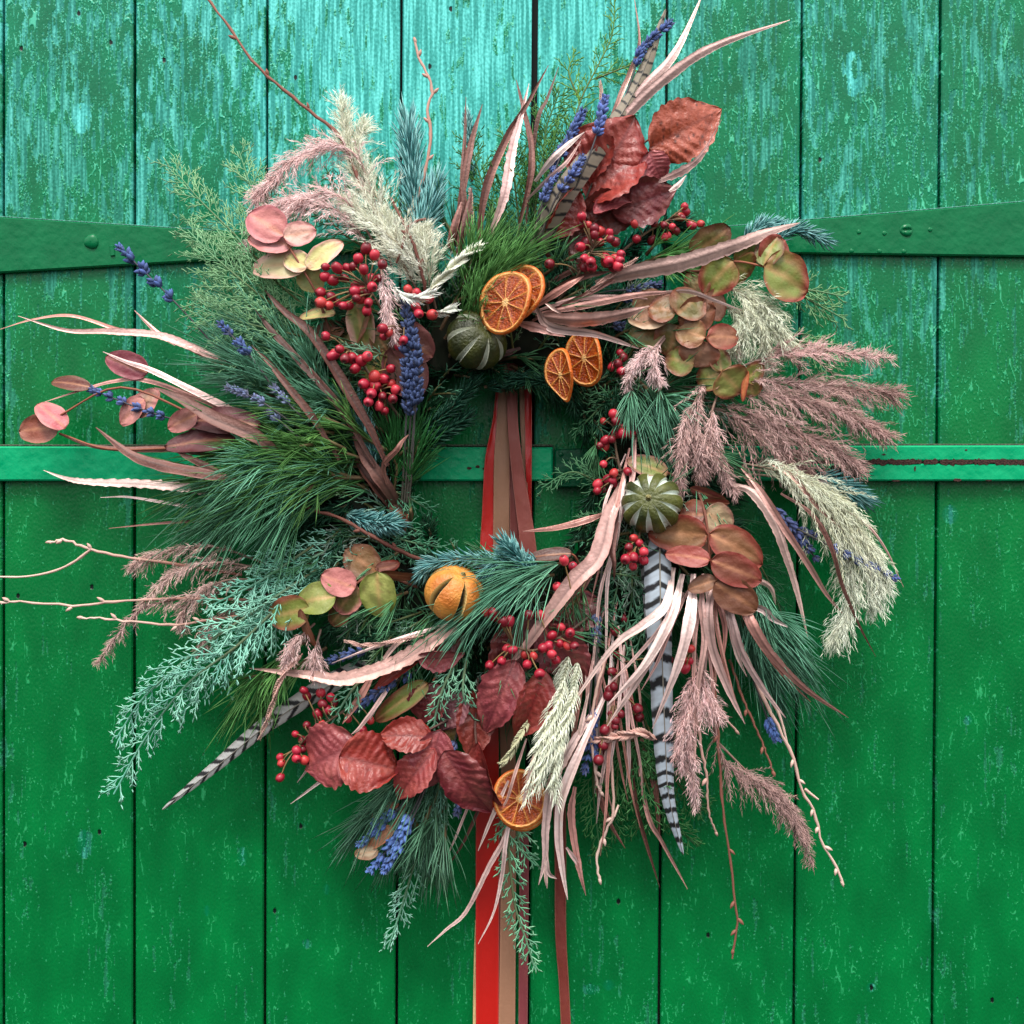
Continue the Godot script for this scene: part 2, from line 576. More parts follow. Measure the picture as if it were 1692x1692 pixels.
func plume(root: Node3D, ctrl: Array, nb: int, lb: float, hl: float, c0: Color, c1: Color, droop := 0.25, start := 0.12, stem_c := Color(0.2, 0.12, 0.09), hw := 0.46, openness := 1.6) -> void:
	# a feathery grass panicle: branchlets off a main stalk, each set with fine bracts
	var p := curve(ctrl, 60)
	var sm := MB.new()
	tube_on(sm, p, 2.2, 0.9, stem_c, c0, 5, 0.2)
	var mb := MB.new()
	for q in int(nb * 1.25):
		var t := lerpf(start, 1.0, sqrt(rng.randf()))
		var k := clampi(int(t * 59), 1, 58)
		var tan := (p[k + 1] - p[k - 1]).normalized()
		var perp := rv()
		perp = (perp - tan * perp.dot(tan)).normalized()
		var an := rf(0.12, 0.62) * openness
		var dir := tan * cos(an) + perp * sin(an)
		var L := lb * rf(0.5, 1.1) * (1.28 - 1.0 * t) * S
		var bend := Vector3(rf(-0.3, 0.3), -droop * rf(0.3, 1.7), rf(-0.2, 0.2))
		var n := maxi(4, int(L / S / 1.9))
		var tone := vary(c0.lerp(c1, clampf(0.5 + 0.9 * nz.get_noise_3dv(p[k] * 140.0) + rf(-0.3, 0.3), 0, 1)), 0.12)
		var a0 := p[k]
		var prev := a0
		for h in n:
			var s := float(h) / n
			var at := a0 + dir * (L * s) + bend * (s * s * L)
			var td := (dir + bend * 2.0 * s).normalized()
			var pp := rv()
			pp = (pp - td * pp.dot(td)).normalized()
			var b := rf(0.25, 1.0)
			var hd := td * cos(b) + pp * sin(b)
			var hL := hl * rf(0.6, 1.2) * (1.0 - 0.4 * s) * S
			var cc := tone.lerp(c1, rf(0, 0.5)) if h % 3 else vary(tone, 0.25)
			mb.hair(at, at + hd * hL * 0.55, at + hd * hL + (td * 0.25 + bend * 0.3) * hL, hw * S * rf(0.7, 1.2), cc, Vector3(rf(-0.6, 0.6), rf(-0.3, 0.9), 1))
		if q % 2 == 0:
			mb.needle(a0, dir, L, bend, 0.55 * S, stem_c, tone, 3)
	part(sm, "stem", M.bark, root)
	part(mb, "plume", M.hair, root, true)

func ear(root: Node3D, ctrl: Array, w: float, c0: Color, c1: Color, called := "ear", awn := 0.0) -> void:
	# a seed head of overlapping scales, foot to tip
	var p := curve(ctrl, 40)
	var L := path_len(p) / S
	var mb := MB.new()
	tube_on(mb, p, 1.2, 0.7, c0, c1, 5)
	var n := int(L / 3.4)
	for q in n:
		var t := float(q) / n
		var k := clampi(int(t * 39), 1, 38)
		var tan := (p[k + 1] - p[k - 1]).normalized()
		var a := tan.cross(Vector3(0.1, 0.2, 0.95)).normalized()
		var b := tan.cross(a)
		for s in 3:
			var an := q * 2.3 + s * 2.1 + rf(-0.2, 0.2)
			var out := a * cos(an) + b * sin(an)
			var dir := (tan * 0.85 + out * 0.6).normalized()
			var z := w * 0.5 * pow(sin(PI * clampf(t * 0.86 + 0.1, 0, 1)), 0.5)
			mb.blob(p[k] + out * 0.6 * S, dir, z * 1.25 * S, z * 0.24 * S, vary(c0, 0.2), vary(c1, 0.15), 5, 3)
			if awn > 0.0:
				mb.hair(p[k] + dir * z * S, p[k] + dir * (z + awn * 0.5) * S, p[k] + (dir * (z + awn) + tan * awn * 0.2) * S, 0.5 * S, vary(c1, 0.2), Vector3(rf(-0.5, 0.5), 0.4, 1))
	part(mb, called, M.hair, root)

func spray(root: Node3D, ctrl: Array, side: float, step: float, c0: Color, c1: Color, r := 1.7, sub := 14.0, ang := 0.75, flat := 0.5, stem_c := Color(0.12, 0.1, 0.03), droop := 0.1) -> void:
	# a conifer spray of scale-leaved branchlets, each branchlet its own part
	var p := curve(ctrl, 60)
	var L := path_len(p) / S
	var mb := MB.new()
	tube_on(mb, p, r * 1.3, r * 0.75, stem_c, c0, 5)
	part(mb, "stem", M.bark, root)
	var d := step * 1.2
	var sg := 1.0
	while d < L:
		var t := d / L
		var k := clampi(int(t * 59), 1, 58)
		var tan := (p[k + 1] - p[k - 1]).normalized()
		var face := (Vector3(0, 0, 1) + rv() * flat).normalized()
		var sd := tan.cross(face).normalized() * sg
		var a := ang * rf(0.75, 1.2)
		var dir := (tan * cos(a) + sd * sin(a) + Vector3(0, 0, rf(-0.3, 0.35)) * flat).normalized()
		var bl := side * rf(0.6, 1.1) * (1.1 - 0.75 * t)
		if bl < 9.0:
			bl = 9.0
		var bm := MB.new()
		var tint := vary(c0.lerp(c1, rf(0, 1) * 0.7), 0.12)
		var bend := Vector3(rf(-0.2, 0.2), -droop * rf(0.3, 1.6), rf(-0.15, 0.15)) + tan * 0.22
		var at0 := p[k]
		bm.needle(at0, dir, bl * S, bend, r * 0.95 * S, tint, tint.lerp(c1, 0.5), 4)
		var e := 6.0
		var s2 := 1.0
		while e < bl:
			var u := e / bl
			var q := at0 + dir * (e * S) + bend * (u * u * bl * S)
			var bd := (dir + bend * 2.0 * u).normalized()
			var o := bd.cross((face + rv() * flat).normalized()).normalized() * s2
			var a2 := rf(0.5, 0.85)
			var d2 := (bd * cos(a2) + o * sin(a2)).normalized()
			var l2 := sub * rf(0.5, 1.15) * (1.1 - 0.65 * u)
			bm.needle(q, d2, l2 * S, bd * 0.25 + rv() * 0.1, r * 0.8 * S, tint, vary(c1, 0.1), 3)
			if l2 > 11.0 and rng.randf() < 0.75:
				var q2 := q + d2 * l2 * 0.45 * S
				bm.needle(q2, (d2 * 0.75 - o * 0.6 + bd * 0.3).normalized(), l2 * 0.5 * S, bd * 0.2, r * 0.7 * S, tint, c1, 2)
				bm.needle(q2, (d2 * 0.75 + o * 0.4 - bd * 0.4).normalized(), l2 * 0.4 * S, bd * 0.2, r * 0.7 * S, tint, c1, 2)
			e += rf(4.5, 7.5)
			s2 = -s2
		part(bm, "branchlet", M.needle, root)
		sg = -sg
		d += step * rf(0.7, 1.25)

func pine(root: Node3D, ctrl: Array, n: int, L: float, spread: float, c0: Color, c1: Color, droop := 0.12, from := 0.1, w := 1.1) -> void:
	# long pine needles in brushes along a shoot
	var p := curve(ctrl, 40)
	var sm := MB.new()
	tube_on(sm, p, 3.2, 1.8, rgb8(92, 70, 48), rgb8(96, 88, 50), 6)
	part(sm, "stem", M.bark, root)
	var mb := MB.new()
	for q in n / 5:
		var t := lerpf(from, 1.0, pow(rng.randf(), 0.8))
		var k := clampi(int(t * 39), 1, 38)
		var tan := (p[k + 1] - p[k - 1]).normalized()
		var perp := rv()
		perp = (perp - tan * perp.dot(tan)).normalized()
		var an := rf(0.06, spread * 1.25)
		var dir := tan * cos(an) + perp * sin(an)
		var tone := vary(c0.lerp(c1, pow(rng.randf(), 1.1)), 0.3)
		for h in 4:
			var dd := (dir + rv() * (0.15 if rng.randf() > 0.12 else 0.5)).normalized()
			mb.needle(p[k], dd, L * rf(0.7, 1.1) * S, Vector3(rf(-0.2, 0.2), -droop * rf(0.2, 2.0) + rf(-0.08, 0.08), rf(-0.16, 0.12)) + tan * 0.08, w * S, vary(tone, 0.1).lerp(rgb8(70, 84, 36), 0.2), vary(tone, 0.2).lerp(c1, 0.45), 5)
	part(mb, "needles", M.needle, root, true)

func fir(root: Node3D, ctrl: Array, n: int, L: float, c0: Color, c1: Color, open := 0.95, w := 1.25, up := 0.3) -> void:
	# short flat fir needles brushed along a shoot
	var p := curve(ctrl, 40)
	var sm := MB.new()
	tube_on(sm, p, 2.6, 1.6, rgb8(96, 78, 58), rgb8(110, 100, 70), 6)
	part(sm, "stem", M.bark, root)
	var mb := MB.new()
	for q in n:
		var t := float(q) / n
		var k := clampi(int(t * 39), 1, 38)
		var tan := (p[k + 1] - p[k - 1]).normalized()
		var perp := tan.cross(Vector3(0.1, 0.2, 0.95)).normalized().rotated(tan, q * 2.4 + rf(-0.3, 0.3))
		perp = (perp + Vector3(0, 0, up)).normalized()
		var an := open * rf(0.75, 1.15) * (1.0 - 0.55 * smoothstep(0.85, 1.0, t))
		var dir := (tan * cos(an) + perp * sin(an)).normalized()
		var cc := vary(c0.lerp(c1, rf(0, 1)), 0.15)
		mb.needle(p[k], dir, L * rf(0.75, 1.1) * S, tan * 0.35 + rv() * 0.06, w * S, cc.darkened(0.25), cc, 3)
	part(mb, "needles", M.needle, root, true)

func slice(label: String, at: Vector3, nrm: Vector3, turn: float, rx: float, ry: float, warp: float, point := 0.0) -> void:
	# a dried orange slice: rind, pith, nine juice segments and a core
	var root := thing("dried_orange_slice", label, "orange slice", at, "dried orange slices")
	org = Vector3.ZERO
	var zz := nrm.normalized()
	var xx := Vector3(0, 1, 0).cross(zz).normalized().rotated(zz, turn)
	root.basis = Basis(xx, zz.cross(xx), zz)
	var shape := func(r: float, an: float, h: float) -> Vector3:
		var x := cos(an) * r * rx
		var y := sin(an) * r * ry
		if point > 0.0 and y < 0.0:
			x *= 1.0 - point * pow(clampf(-y / ry, 0, 1), 1.5)
		var u := x / rx
		var v := y / ry
		return Vector3(x * S, y * S, (h + warp * (u * u - v * v) + 1.6 * sin(an * 3.0 + rx) * r) * S)
	var ns := 72
	# rind and its cut edge
	for spec in [["rind", [[0.955, 3.6], [0.99, 3.0], [1.0, 1.4], [1.0, -1.4], [0.99, -3.0], [0.955, -3.6]], rgb8(196, 80, 22), rgb8(226, 120, 40)], ["pith", [[0.86, 1.4], [0.90, 3.2], [0.957, 3.7], [0.957, -3.7], [0.90, -3.2], [0.86, -1.4], [0.80, 0.0]], rgb8(206, 128, 56), rgb8(232, 176, 104)]]:
		var prof: Array = spec[1]
		var pos := PackedVector3Array()
		var col := PackedColorArray()
		for k in ns + 1:
			var an := TAU * k / ns
			for j in prof.size():
				var wob := 1.0 + 0.012 * nz.get_noise_2d(cos(an) * 200.0, sin(an) * 200.0 + rx * 9.0)
				pos.append(shape.call(prof[j][0] * wob, an, prof[j][1]))
				var cc: Color = spec[2].lerp(spec[3], clampf(0.5 + nz.get_noise_2d(k * 40.0, j * 60.0), 0, 1))
				col.append(cc)
		var mb := MB.new()
		mb.grid(pos, col, ns + 1, prof.size(), false)
		part(mb, spec[0], M.peel, root)
	for sgm in 9:
		var pos := PackedVector3Array()
		var col := PackedColorArray()
		var a0 := TAU * sgm / 9.0 + 0.05 + 0.03 * sin(sgm * 5.0)
		var a1 := TAU * (sgm + 1) / 9.0 - 0.045 + 0.03 * sin((sgm + 1) * 5.0)
		for k in 14:
			var r := lerpf(0.11, 0.885, k / 13.0)
			for j in 11:
				var u := j / 10.0
				var an := lerpf(a0 - 0.02, a1 + 0.02, u)
				var e := minf(minf(u, 1.0 - u) * 2.0, minf(k, 13 - k) / 5.0)
				var sink := -1.3 * smoothstep(0.0, 0.6, e) + 0.9 * nz.get_noise_2d(r * 380.0, an * 700.0 + rx)
				pos.append(shape.call(r, an, 2.1 + sink))
				var cc := rgb8(176, 72, 6).lerp(rgb8(108, 32, 2), clampf(0.5 + 1.1 * nz.get_noise_2d(r * 160.0, an * 620.0), 0, 1))
				cc = cc.lerp(rgb8(214, 134, 50), 0.55 * (1.0 - smoothstep(0.0, 0.14, e)))
				cc = cc.lerp(rgb8(220, 130, 36), 0.4 * smoothstep(0.2, 0.5, nz.get_noise_2d(r * 500.0 + 70.0, an * 1500.0)))
				col.append(cc)
		var mb := MB.new()
		mb.grid(pos, col, 14, 11, false)
		part(mb, "juice_segment", M.pulp, root)
	var mb2 := MB.new()
	var pos2 := PackedVector3Array()
	var col2 := PackedColorArray()
	for k in ns + 1:
		for j in 6:
			var r := [0.02, 0.1, 0.3, 0.5, 0.7, 0.9][j] as float
			pos2.append(shape.call(r, TAU * k / ns, -0.4 if r > 0.15 else 2.4))
			col2.append(rgb8(222, 152, 72) if j > 1 else rgb8(232, 190, 130))
	mb2.grid(pos2, col2, ns + 1, 6, false)
	var pos3 := PackedVector3Array()
	for k in ns + 1:
		for j in 6:
			var r := [0.02, 0.1, 0.3, 0.5, 0.7, 0.9][j] as float
			pos3.append(shape.call(r, TAU * k / ns, -1.6))
	mb2.grid(pos3, col2, ns + 1, 6, true)
	for sgm in 9:
		var wall := PackedVector3Array()
		var an := TAU * sgm / 9.0 + 0.003 + 0.03 * sin(sgm * 5.0)
		for k in 9:
			wall.append(shape.call(lerpf(0.06, 0.9, k / 8.0), an + 0.03 * nz.get_noise_1d(k * 30.0 + sgm * 90.0), 1.9))
		tube_on(mb2, wall, 1.0, 0.8, rgb8(222, 160, 92), rgb8(204, 126, 52), 5)
	part(mb2, "membrane", M.pulp, root)

func fruit(called: String, label: String, category: String, at: Vector3, r: float, axis: Vector3, slits: int, sw: float, skin0: Color, skin1: Color, pith: Color, inside: Color, squash: float, turn: float, depth: float) -> void:
	# a whole dried fruit cut round with slits that gape
	var root := thing(called, label, category, at)
	org = Vector3.ZERO
	var yy := axis.normalized()
	var xx := yy.cross(Vector3(0.1, 0.9, 0.3)).normalized().rotated(yy, turn)
	root.basis = Basis(xx, yy, xx.cross(yy))
	var nu := 44
	var per := 16
	var nv := slits * per + 1
	var pos := PackedVector3Array()
	var col := PackedColorArray()
	for k in nu:
		var th := PI * (k + 0.02) / (nu - 0.96)
		for j in nv:
			var u := fposmod(float(j) / per, 1.0)
			# gather the columns round the slit so that its edges are crisp
			var d := absf(u - 0.5)
			var which := int(float(j) / per) % slits
			var gape := sw * (0.75 + 0.5 * absf(sin(which * 2.7 + r))) * smoothstep(0.30, 0.85, th) * (1.0 - smoothstep(2.3, 2.8, th))
			var col_pos := [0.0, 0.07, 0.16, 0.28, 0.40, 0.62, 0.80, 0.92, 1.0]
			var idx := absf(float(j % per) - per / 2.0)
			# idx 0 is the middle of the slit, per/2 the middle of a lobe
			var half := gape * 0.5
			var away: float
			if idx <= 2.0:
				away = half * idx / 2.0 * 0.98
			elif idx <= 3.0:
				away = half * 1.04 + 0.012
			else:
				away = lerpf(half * 1.04 + 0.03, 0.5, (idx - 4.0) / (per / 2.0 - 4.0))
			var ph := (floorf(float(j) / per) + 0.5 + away * (1.0 if (j % per) > per / 2 else -1.0)) / slits * TAU
			if j % per == 0:
				ph = floorf(float(j) / per) / slits * TAU
			var open := gape > 0.01
			var rr := r * (1.0 + 0.03 * nz.get_noise_3d(sin(th) * cos(ph) * 60.0, cos(th) * 60.0, sin(th) * sin(ph) * 60.0 + r))
			var bulge := 0.05 * sin(clampf((away - half) / maxf(0.5 - half, 0.05), 0, 1) * PI * 0.5) * sin(th)
			rr *= 1.0 + bulge
			var cc := skin0.lerp(skin1, clampf(0.5 + 1.2 * nz.get_noise_3d(sin(th) * cos(ph) * 45.0, cos(th) * 45.0 + r, sin(th) * sin(ph) * 45.0), 0, 1))
			cc = cc.lerp(skin0.darkened(0.35), 0.3 * smoothstep(0.0, 0.4, nz.get_noise_3d(cos(ph) * 300.0, cos(th) * 300.0, sin(ph) * 300.0)))
			if open and idx <= 2.0:
				rr *= 1.0 - depth * (1.0 if idx < 2.0 else 0.8)
				cc = inside if idx < 2.0 else inside.lerp(pith, 0.2)
			elif open and idx <= 3.0:
				cc = pith
			var sy := squash
			pos.append(Vector3(sin(th) * cos(ph) * rr, cos(th) * rr * sy * (1.0 - 0.10 * exp(-pow(th / 0.35, 2.0))), sin(th) * sin(ph) * rr) * S)
			col.append(Color(cc.r, cc.g, cc.b))
	var mb := MB.new()
	mb.grid(pos, col, nu, nv, false)
	mb.outward(mb.v)
	part(mb, "peel", M.peel, root)
	var bt := MB.new()
	var pr: Array[Vector3] = [Vector3(0, r * squash * 0.87 * S, 0), Vector3(0, (r * squash * 0.9 + 2.0) * S, 0), Vector3(0, (r * squash * 0.9 + 3.2) * S, 0)]
	bt.tube(PackedVector3Array(pr), PackedFloat32Array([5.0 * S, 4.6 * S, 2.6 * S]), 10, PackedColorArray([rgb8(214, 206, 150), rgb8(206, 196, 140), rgb8(120, 110, 60)]))
	part(bt, "stem_scar", M.peel, root)

func ribbon(label: String, left: Array, right: Array, c: Color, mt: Material) -> void:
	# left and right edges as x, y, z triples, from the top down
	var root := thing("satin_ribbon", label, "ribbon", P((left[0] + right[0]) * 0.5, left[1], left[2]), "satin ribbons hanging through the wreath")
	var nu := 60
	var a := curve(left, nu)
	var b := curve(right, nu)
	var nv := 9
	var pos := PackedVector3Array()
	var col := PackedColorArray()
	var seed := rf(0, 300)
	for k in nu:
		var across := b[k] - a[k]
		for j in nv:
			var u := float(j) / (nv - 1)
			var bow := sin(PI * u) * across.length() * 0.06 + 3.2 * S * nz.get_noise_2d(k * 2.6 + seed, u * 16.0)
			pos.append(a[k].lerp(b[k], u) + Vector3(0, 0, bow))
			var sh := 1.0 + 0.05 * nz.get_noise_2d(k * 11.0, u * 20.0 + seed)
			if j == 0 or j == nv - 1:
				sh *= 1.18
			col.append(Color(c.r * sh, c.g * sh, c.b * sh))
	var mb := MB.new()
	mb.grid(pos, col, nu, nv)
	part(mb, "band", mt, root)
	for e in [a, b]:
		var hem := MB.new()
		tube_on(hem, e, 0.8, 0.8, c.lerp(Color(0.6, 0.3, 0.25), 0.18), c.lerp(Color(0.6, 0.3, 0.25), 0.18), 5)
		part(hem, "selvage", mt, root)

# ------------------------------------------------------------------ the door
const TX0 := -450.0
const TSPAN := 2600.0
const TN := 2048

func noise_bytes(seed: int, freq: float, oct: int, w: int, h: int, ridge := false) -> PackedByteArray:
	# a noise layer w x h, stretched to the texture's size
	var f := FastNoiseLite.new()
	f.seed = seed
	f.noise_type = FastNoiseLite.TYPE_SIMPLEX_SMOOTH
	f.frequency = freq * (TSPAN / TN / 1.03)
	f.fractal_type = FastNoiseLite.FRACTAL_FBM if oct > 1 else FastNoiseLite.FRACTAL_NONE
	f.fractal_octaves = oct
	if ridge:
		f.domain_warp_enabled = true
		f.domain_warp_amplitude = 14.0
		f.domain_warp_frequency = 0.03
	var im := f.get_image(w, h, false, false, true)
	im.convert(Image.FORMAT_L8)
	if w != TN or h != TN:
		im.resize(TN, TN, Image.INTERPOLATE_CUBIC)
	return im.get_data()

func paint_textures() -> void:
	# old glossy green paint over chalky worn turquoise undercoat, cracked along the grain; teal at top also stands for sky sheen
	var A := noise_bytes(3, 0.012, 4, TN, TN / 5)
	var B := noise_bytes(8, 0.06, 3, TN, TN / 4)
	var C := noise_bytes(21, 0.16, 3, TN, TN / 28)
	var F := noise_bytes(35, 0.062, 2, TN, int(TN / 3.4))
	var G := noise_bytes(44, 0.012, 3, TN, TN / 2)
	var E := noise_bytes(57, 0.21, 2, TN, int(TN / 1.5))
	var K := noise_bytes(66, 0.035, 2, TN, TN / 220)
	var edges := board_edges()
	var alb := PackedByteArray()
	alb.resize(TN * TN * 3)
	var rel := PackedByteArray()
	rel.resize(TN * TN * 3)
	# share of worn paint, raised at top centre to paint in sky sheen: rows from the top down, columns from left to right
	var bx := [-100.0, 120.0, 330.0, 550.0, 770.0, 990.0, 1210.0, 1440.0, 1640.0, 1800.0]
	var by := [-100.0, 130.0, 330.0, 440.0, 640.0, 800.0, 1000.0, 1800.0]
	var wear_and_sheen := [
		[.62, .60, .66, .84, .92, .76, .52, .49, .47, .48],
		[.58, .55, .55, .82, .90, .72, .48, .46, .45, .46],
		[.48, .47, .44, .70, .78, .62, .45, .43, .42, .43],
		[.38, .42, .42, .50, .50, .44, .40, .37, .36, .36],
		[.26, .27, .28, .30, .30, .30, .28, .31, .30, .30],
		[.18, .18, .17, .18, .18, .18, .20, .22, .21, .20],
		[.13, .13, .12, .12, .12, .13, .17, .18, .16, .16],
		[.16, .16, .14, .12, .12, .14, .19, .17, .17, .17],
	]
	var nails := [[35, 80], [183, 70], [271, 99], [488, 128], [130, 22], [1355, 264], [152, 970], [30, 985], [405, 325], [1170, 1545], [41, 1395], [164, 1375], [497, 1365], [454, 1505], [1022, 1490], [1440, 1632], [1640, 1653], [745, 15], [710, 110]]
	var knots := [[1408, 122, 19, 38], [135, 195, 17, 26], [140, 1395, 16, 24], [400, 1415, 10, 16], [975, 1635, 18, 9], [1005, 1628, 12, 9], [507, 1560, 8, 8], [1440, 1632, 9, 8], [1570, 850, 14, 16], [540, 1470, 7, 9], [342, 1505, 6, 9], [1600, 1190, 8, 8]]
	var dots := {}
	for nn in nails:
		for dy in range(-5, 6):
			for dx in range(-4, 5):
				if dx * dx * 2.2 + dy * dy < 17:
					dots[int((nn[1] + dy - TX0) / TSPAN * TN) * TN + int((nn[0] + dx - TX0) / TSPAN * TN)] = true
	var k := 0
	for ty in TN:
		var y := TX0 + (ty + 0.5) / TN * TSPAN
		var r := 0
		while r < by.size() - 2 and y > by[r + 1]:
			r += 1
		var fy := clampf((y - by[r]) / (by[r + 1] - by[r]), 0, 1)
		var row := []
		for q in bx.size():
			row.append(lerpf(wear_and_sheen[r][q], wear_and_sheen[r + 1][q], fy))
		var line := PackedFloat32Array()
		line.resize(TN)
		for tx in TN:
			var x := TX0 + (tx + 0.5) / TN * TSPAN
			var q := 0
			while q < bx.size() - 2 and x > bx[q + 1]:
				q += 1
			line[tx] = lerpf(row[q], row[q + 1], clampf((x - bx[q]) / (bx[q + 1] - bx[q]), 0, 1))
		# each board has weathered in its own way
		for q in edges.size() - 1:
			var t0 := clampi(int((lerpf(edges[q][0], edges[q][1], y / 1692.0) - TX0) / TSPAN * TN), 0, TN)
			var t1 := clampi(int((lerpf(edges[q + 1][0], edges[q + 1][1], y / 1692.0) - TX0) / TSPAN * TN), 0, TN)
			var off := 0.035 * sin(q * 2.4 + 0.6) * smoothstep(0.15, 0.4, line[clampi(t0 + 4, 0, TN - 1)])
			for t in range(t0, t1):
				line[t] += off
		# worn edges of each board
		for e in edges:
			var xe := lerpf(e[0], e[1], y / 1692.0)
			var te := int((xe - TX0) / TSPAN * TN)
			for d in range(-20, 21):
				if te + d >= 0 and te + d < TN:
					line[te + d] += 0.11 * (1.0 - absf(d) / 20.0)
		for kn in knots:
			if absf(y - kn[1]) < kn[3]:
				var hw: float = kn[2] * sqrt(1.0 - pow((y - kn[1]) / kn[3], 2.0)) / TSPAN * TN
				var tc := int((kn[0] - TX0) / TSPAN * TN)
				for d in range(-int(hw), int(hw) + 1):
					line[clampi(tc + d, 0, TN - 1)] += 0.30 * sqrt(1.0 - absf(d) / (hw + 1.0))
		for tx in TN:
			var a := A[k] / 255.0
			var b := B[k] / 255.0
			var c := C[k] / 255.0
			var e := E[k] / 255.0
			var f := F[k] / 255.0
			var g := G[k] / 255.0
			var kk := K[k] / 255.0
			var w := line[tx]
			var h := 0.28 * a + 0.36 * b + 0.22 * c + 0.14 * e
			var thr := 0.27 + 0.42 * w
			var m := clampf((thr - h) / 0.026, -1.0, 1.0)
			var height := 0.55
			var rough := 0.30
			var R: float
			var Gc: float
			var Bc: float
			# green gloss paint (sRGB bytes)
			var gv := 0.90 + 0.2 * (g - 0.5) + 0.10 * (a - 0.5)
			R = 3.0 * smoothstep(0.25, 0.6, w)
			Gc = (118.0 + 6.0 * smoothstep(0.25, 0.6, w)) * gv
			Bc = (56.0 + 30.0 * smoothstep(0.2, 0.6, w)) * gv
			height = 0.58 + 0.20 * (e - 0.5) + 0.14 * (c - 0.5) + 0.10 * (b - 0.5)
			if m > 0.0:
				# worn back to the undercoat, grain standing out; its brightening with w paints in sky sheen
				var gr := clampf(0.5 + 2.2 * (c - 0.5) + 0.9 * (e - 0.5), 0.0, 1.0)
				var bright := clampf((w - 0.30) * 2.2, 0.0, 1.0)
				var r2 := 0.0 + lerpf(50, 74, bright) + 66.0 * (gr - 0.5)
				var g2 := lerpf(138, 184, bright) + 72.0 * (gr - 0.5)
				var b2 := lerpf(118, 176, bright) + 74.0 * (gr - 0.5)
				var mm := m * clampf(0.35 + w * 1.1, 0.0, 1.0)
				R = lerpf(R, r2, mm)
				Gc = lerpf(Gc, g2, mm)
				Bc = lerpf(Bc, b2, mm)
				rough = 0.62
				height = 0.34 + 0.42 * (c - 0.5) + 0.36 * (e - 0.5)
			else:
				# flecks, and wrinkles in the paint film with pale ridge highlights painted in
				var lo := 0.022 + 0.03 * w
				var on := absf(f - 0.5)
				if on < lo and g > 0.50 - 0.16 * w and b > 0.47:
					var s := clampf((1.0 - on / lo) * 2.2, 0, 1) * clampf((g - 0.50 + 0.16 * w) * 9.0, 0, 1) * clampf((b - 0.47) * 14.0, 0, 1)
					s *= 0.5 + 0.4 * smoothstep(0.2, 0.45, w)
					R = lerpf(R, 88.0, s)
					Gc = lerpf(Gc, 196.0, s)
					Bc = lerpf(Bc, 126.0 + 70.0 * w, s)
					height += 0.55 * s
				elif e + 0.5 * (b - 0.5) > 0.95 - 0.23 * w:
					R = lerpf(R, 96.0, 0.6)
					Gc = lerpf(Gc, 188.0, 0.6)
					Bc = lerpf(Bc, 150.0, 0.6)
					height -= 0.25
			if absf(m) < 0.55:
				# lifted rim of a flake
				var s := (1.0 - absf(m) / 0.55) * clampf(0.35 + w, 0, 1) * 0.75
				R = lerpf(R, 128.0, s)
				Gc = lerpf(Gc, 224.0, s)
				Bc = lerpf(Bc, 196.0, s)
				height += 0.28 * s
			# long drying cracks
			var ck := absf(kk - 0.5)
			if ck < 0.0016 and a > 0.5 - 0.1 * w:
				R *= 0.25
				Gc *= 0.3
				Bc *= 0.35
				height -= 0.45
			if dots.has(k):
				R = 12.0
				Gc = 22.0
				Bc = 20.0
				height = 0.0
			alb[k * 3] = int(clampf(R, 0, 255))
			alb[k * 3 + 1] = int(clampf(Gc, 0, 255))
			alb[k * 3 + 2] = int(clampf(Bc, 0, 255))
			rel[k * 3] = int(clampf(height, 0, 1) * 255.0)
			rel[k * 3 + 1] = int(clampf(rough + 0.14 * (e - 0.5), 0, 1) * 255.0)
			k += 1
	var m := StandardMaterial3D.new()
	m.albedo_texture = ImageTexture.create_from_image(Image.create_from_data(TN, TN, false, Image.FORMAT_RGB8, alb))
	var rt := ImageTexture.create_from_image(Image.create_from_data(TN, TN, false, Image.FORMAT_RGB8, rel))
	m.roughness_texture = rt
	m.roughness_texture_channel = BaseMaterial3D.TEXTURE_CHANNEL_GREEN
	m.roughness = 1.0
	m.metallic_specular = 0.36
	m.heightmap_enabled = true
	m.heightmap_texture = rt
	m.heightmap_scale = 0.13
	m.cull_mode = BaseMaterial3D.CULL_DISABLED
	M.boards = m
	# a smoother coat of the same paint on the iron work
	var im := noise_bytes(91, 0.05, 4, 512, 512)
	var im2 := noise_bytes(92, 0.02, 3, 512, 512)
	var i1 := PackedByteArray()
	var i2 := PackedByteArray()
	i1.resize(512 * 512 * 3)
	i2.resize(512 * 512 * 3)
	for yy in 512:
		for xx in 512:
			var s := im[(yy * 3 + 7) * TN + xx * 3 + 7] / 255.0
			var t := im2[(yy * 3 + 7) * TN + xx * 3 + 7] / 255.0
			var o := (yy * 512 + xx) * 3
			var fl := 1.0 if s > 0.80 else 0.0
			i1[o] = int(255 * clampf(0.90 + 0.16 * (t - 0.5) - 0.35 * fl, 0, 1))
			i1[o + 1] = int(255 * clampf(0.93 + 0.12 * (t - 0.5), 0, 1))
			i1[o + 2] = int(255 * clampf(0.93 + 0.12 * (t - 0.5), 0, 1))
			i2[o] = int(255 * clampf(s * 0.8 + 0.3 * (t - 0.5), 0, 1))
			i2[o + 1] = int(255 * clampf(0.30 + 0.3 * (t - 0.5), 0, 1))
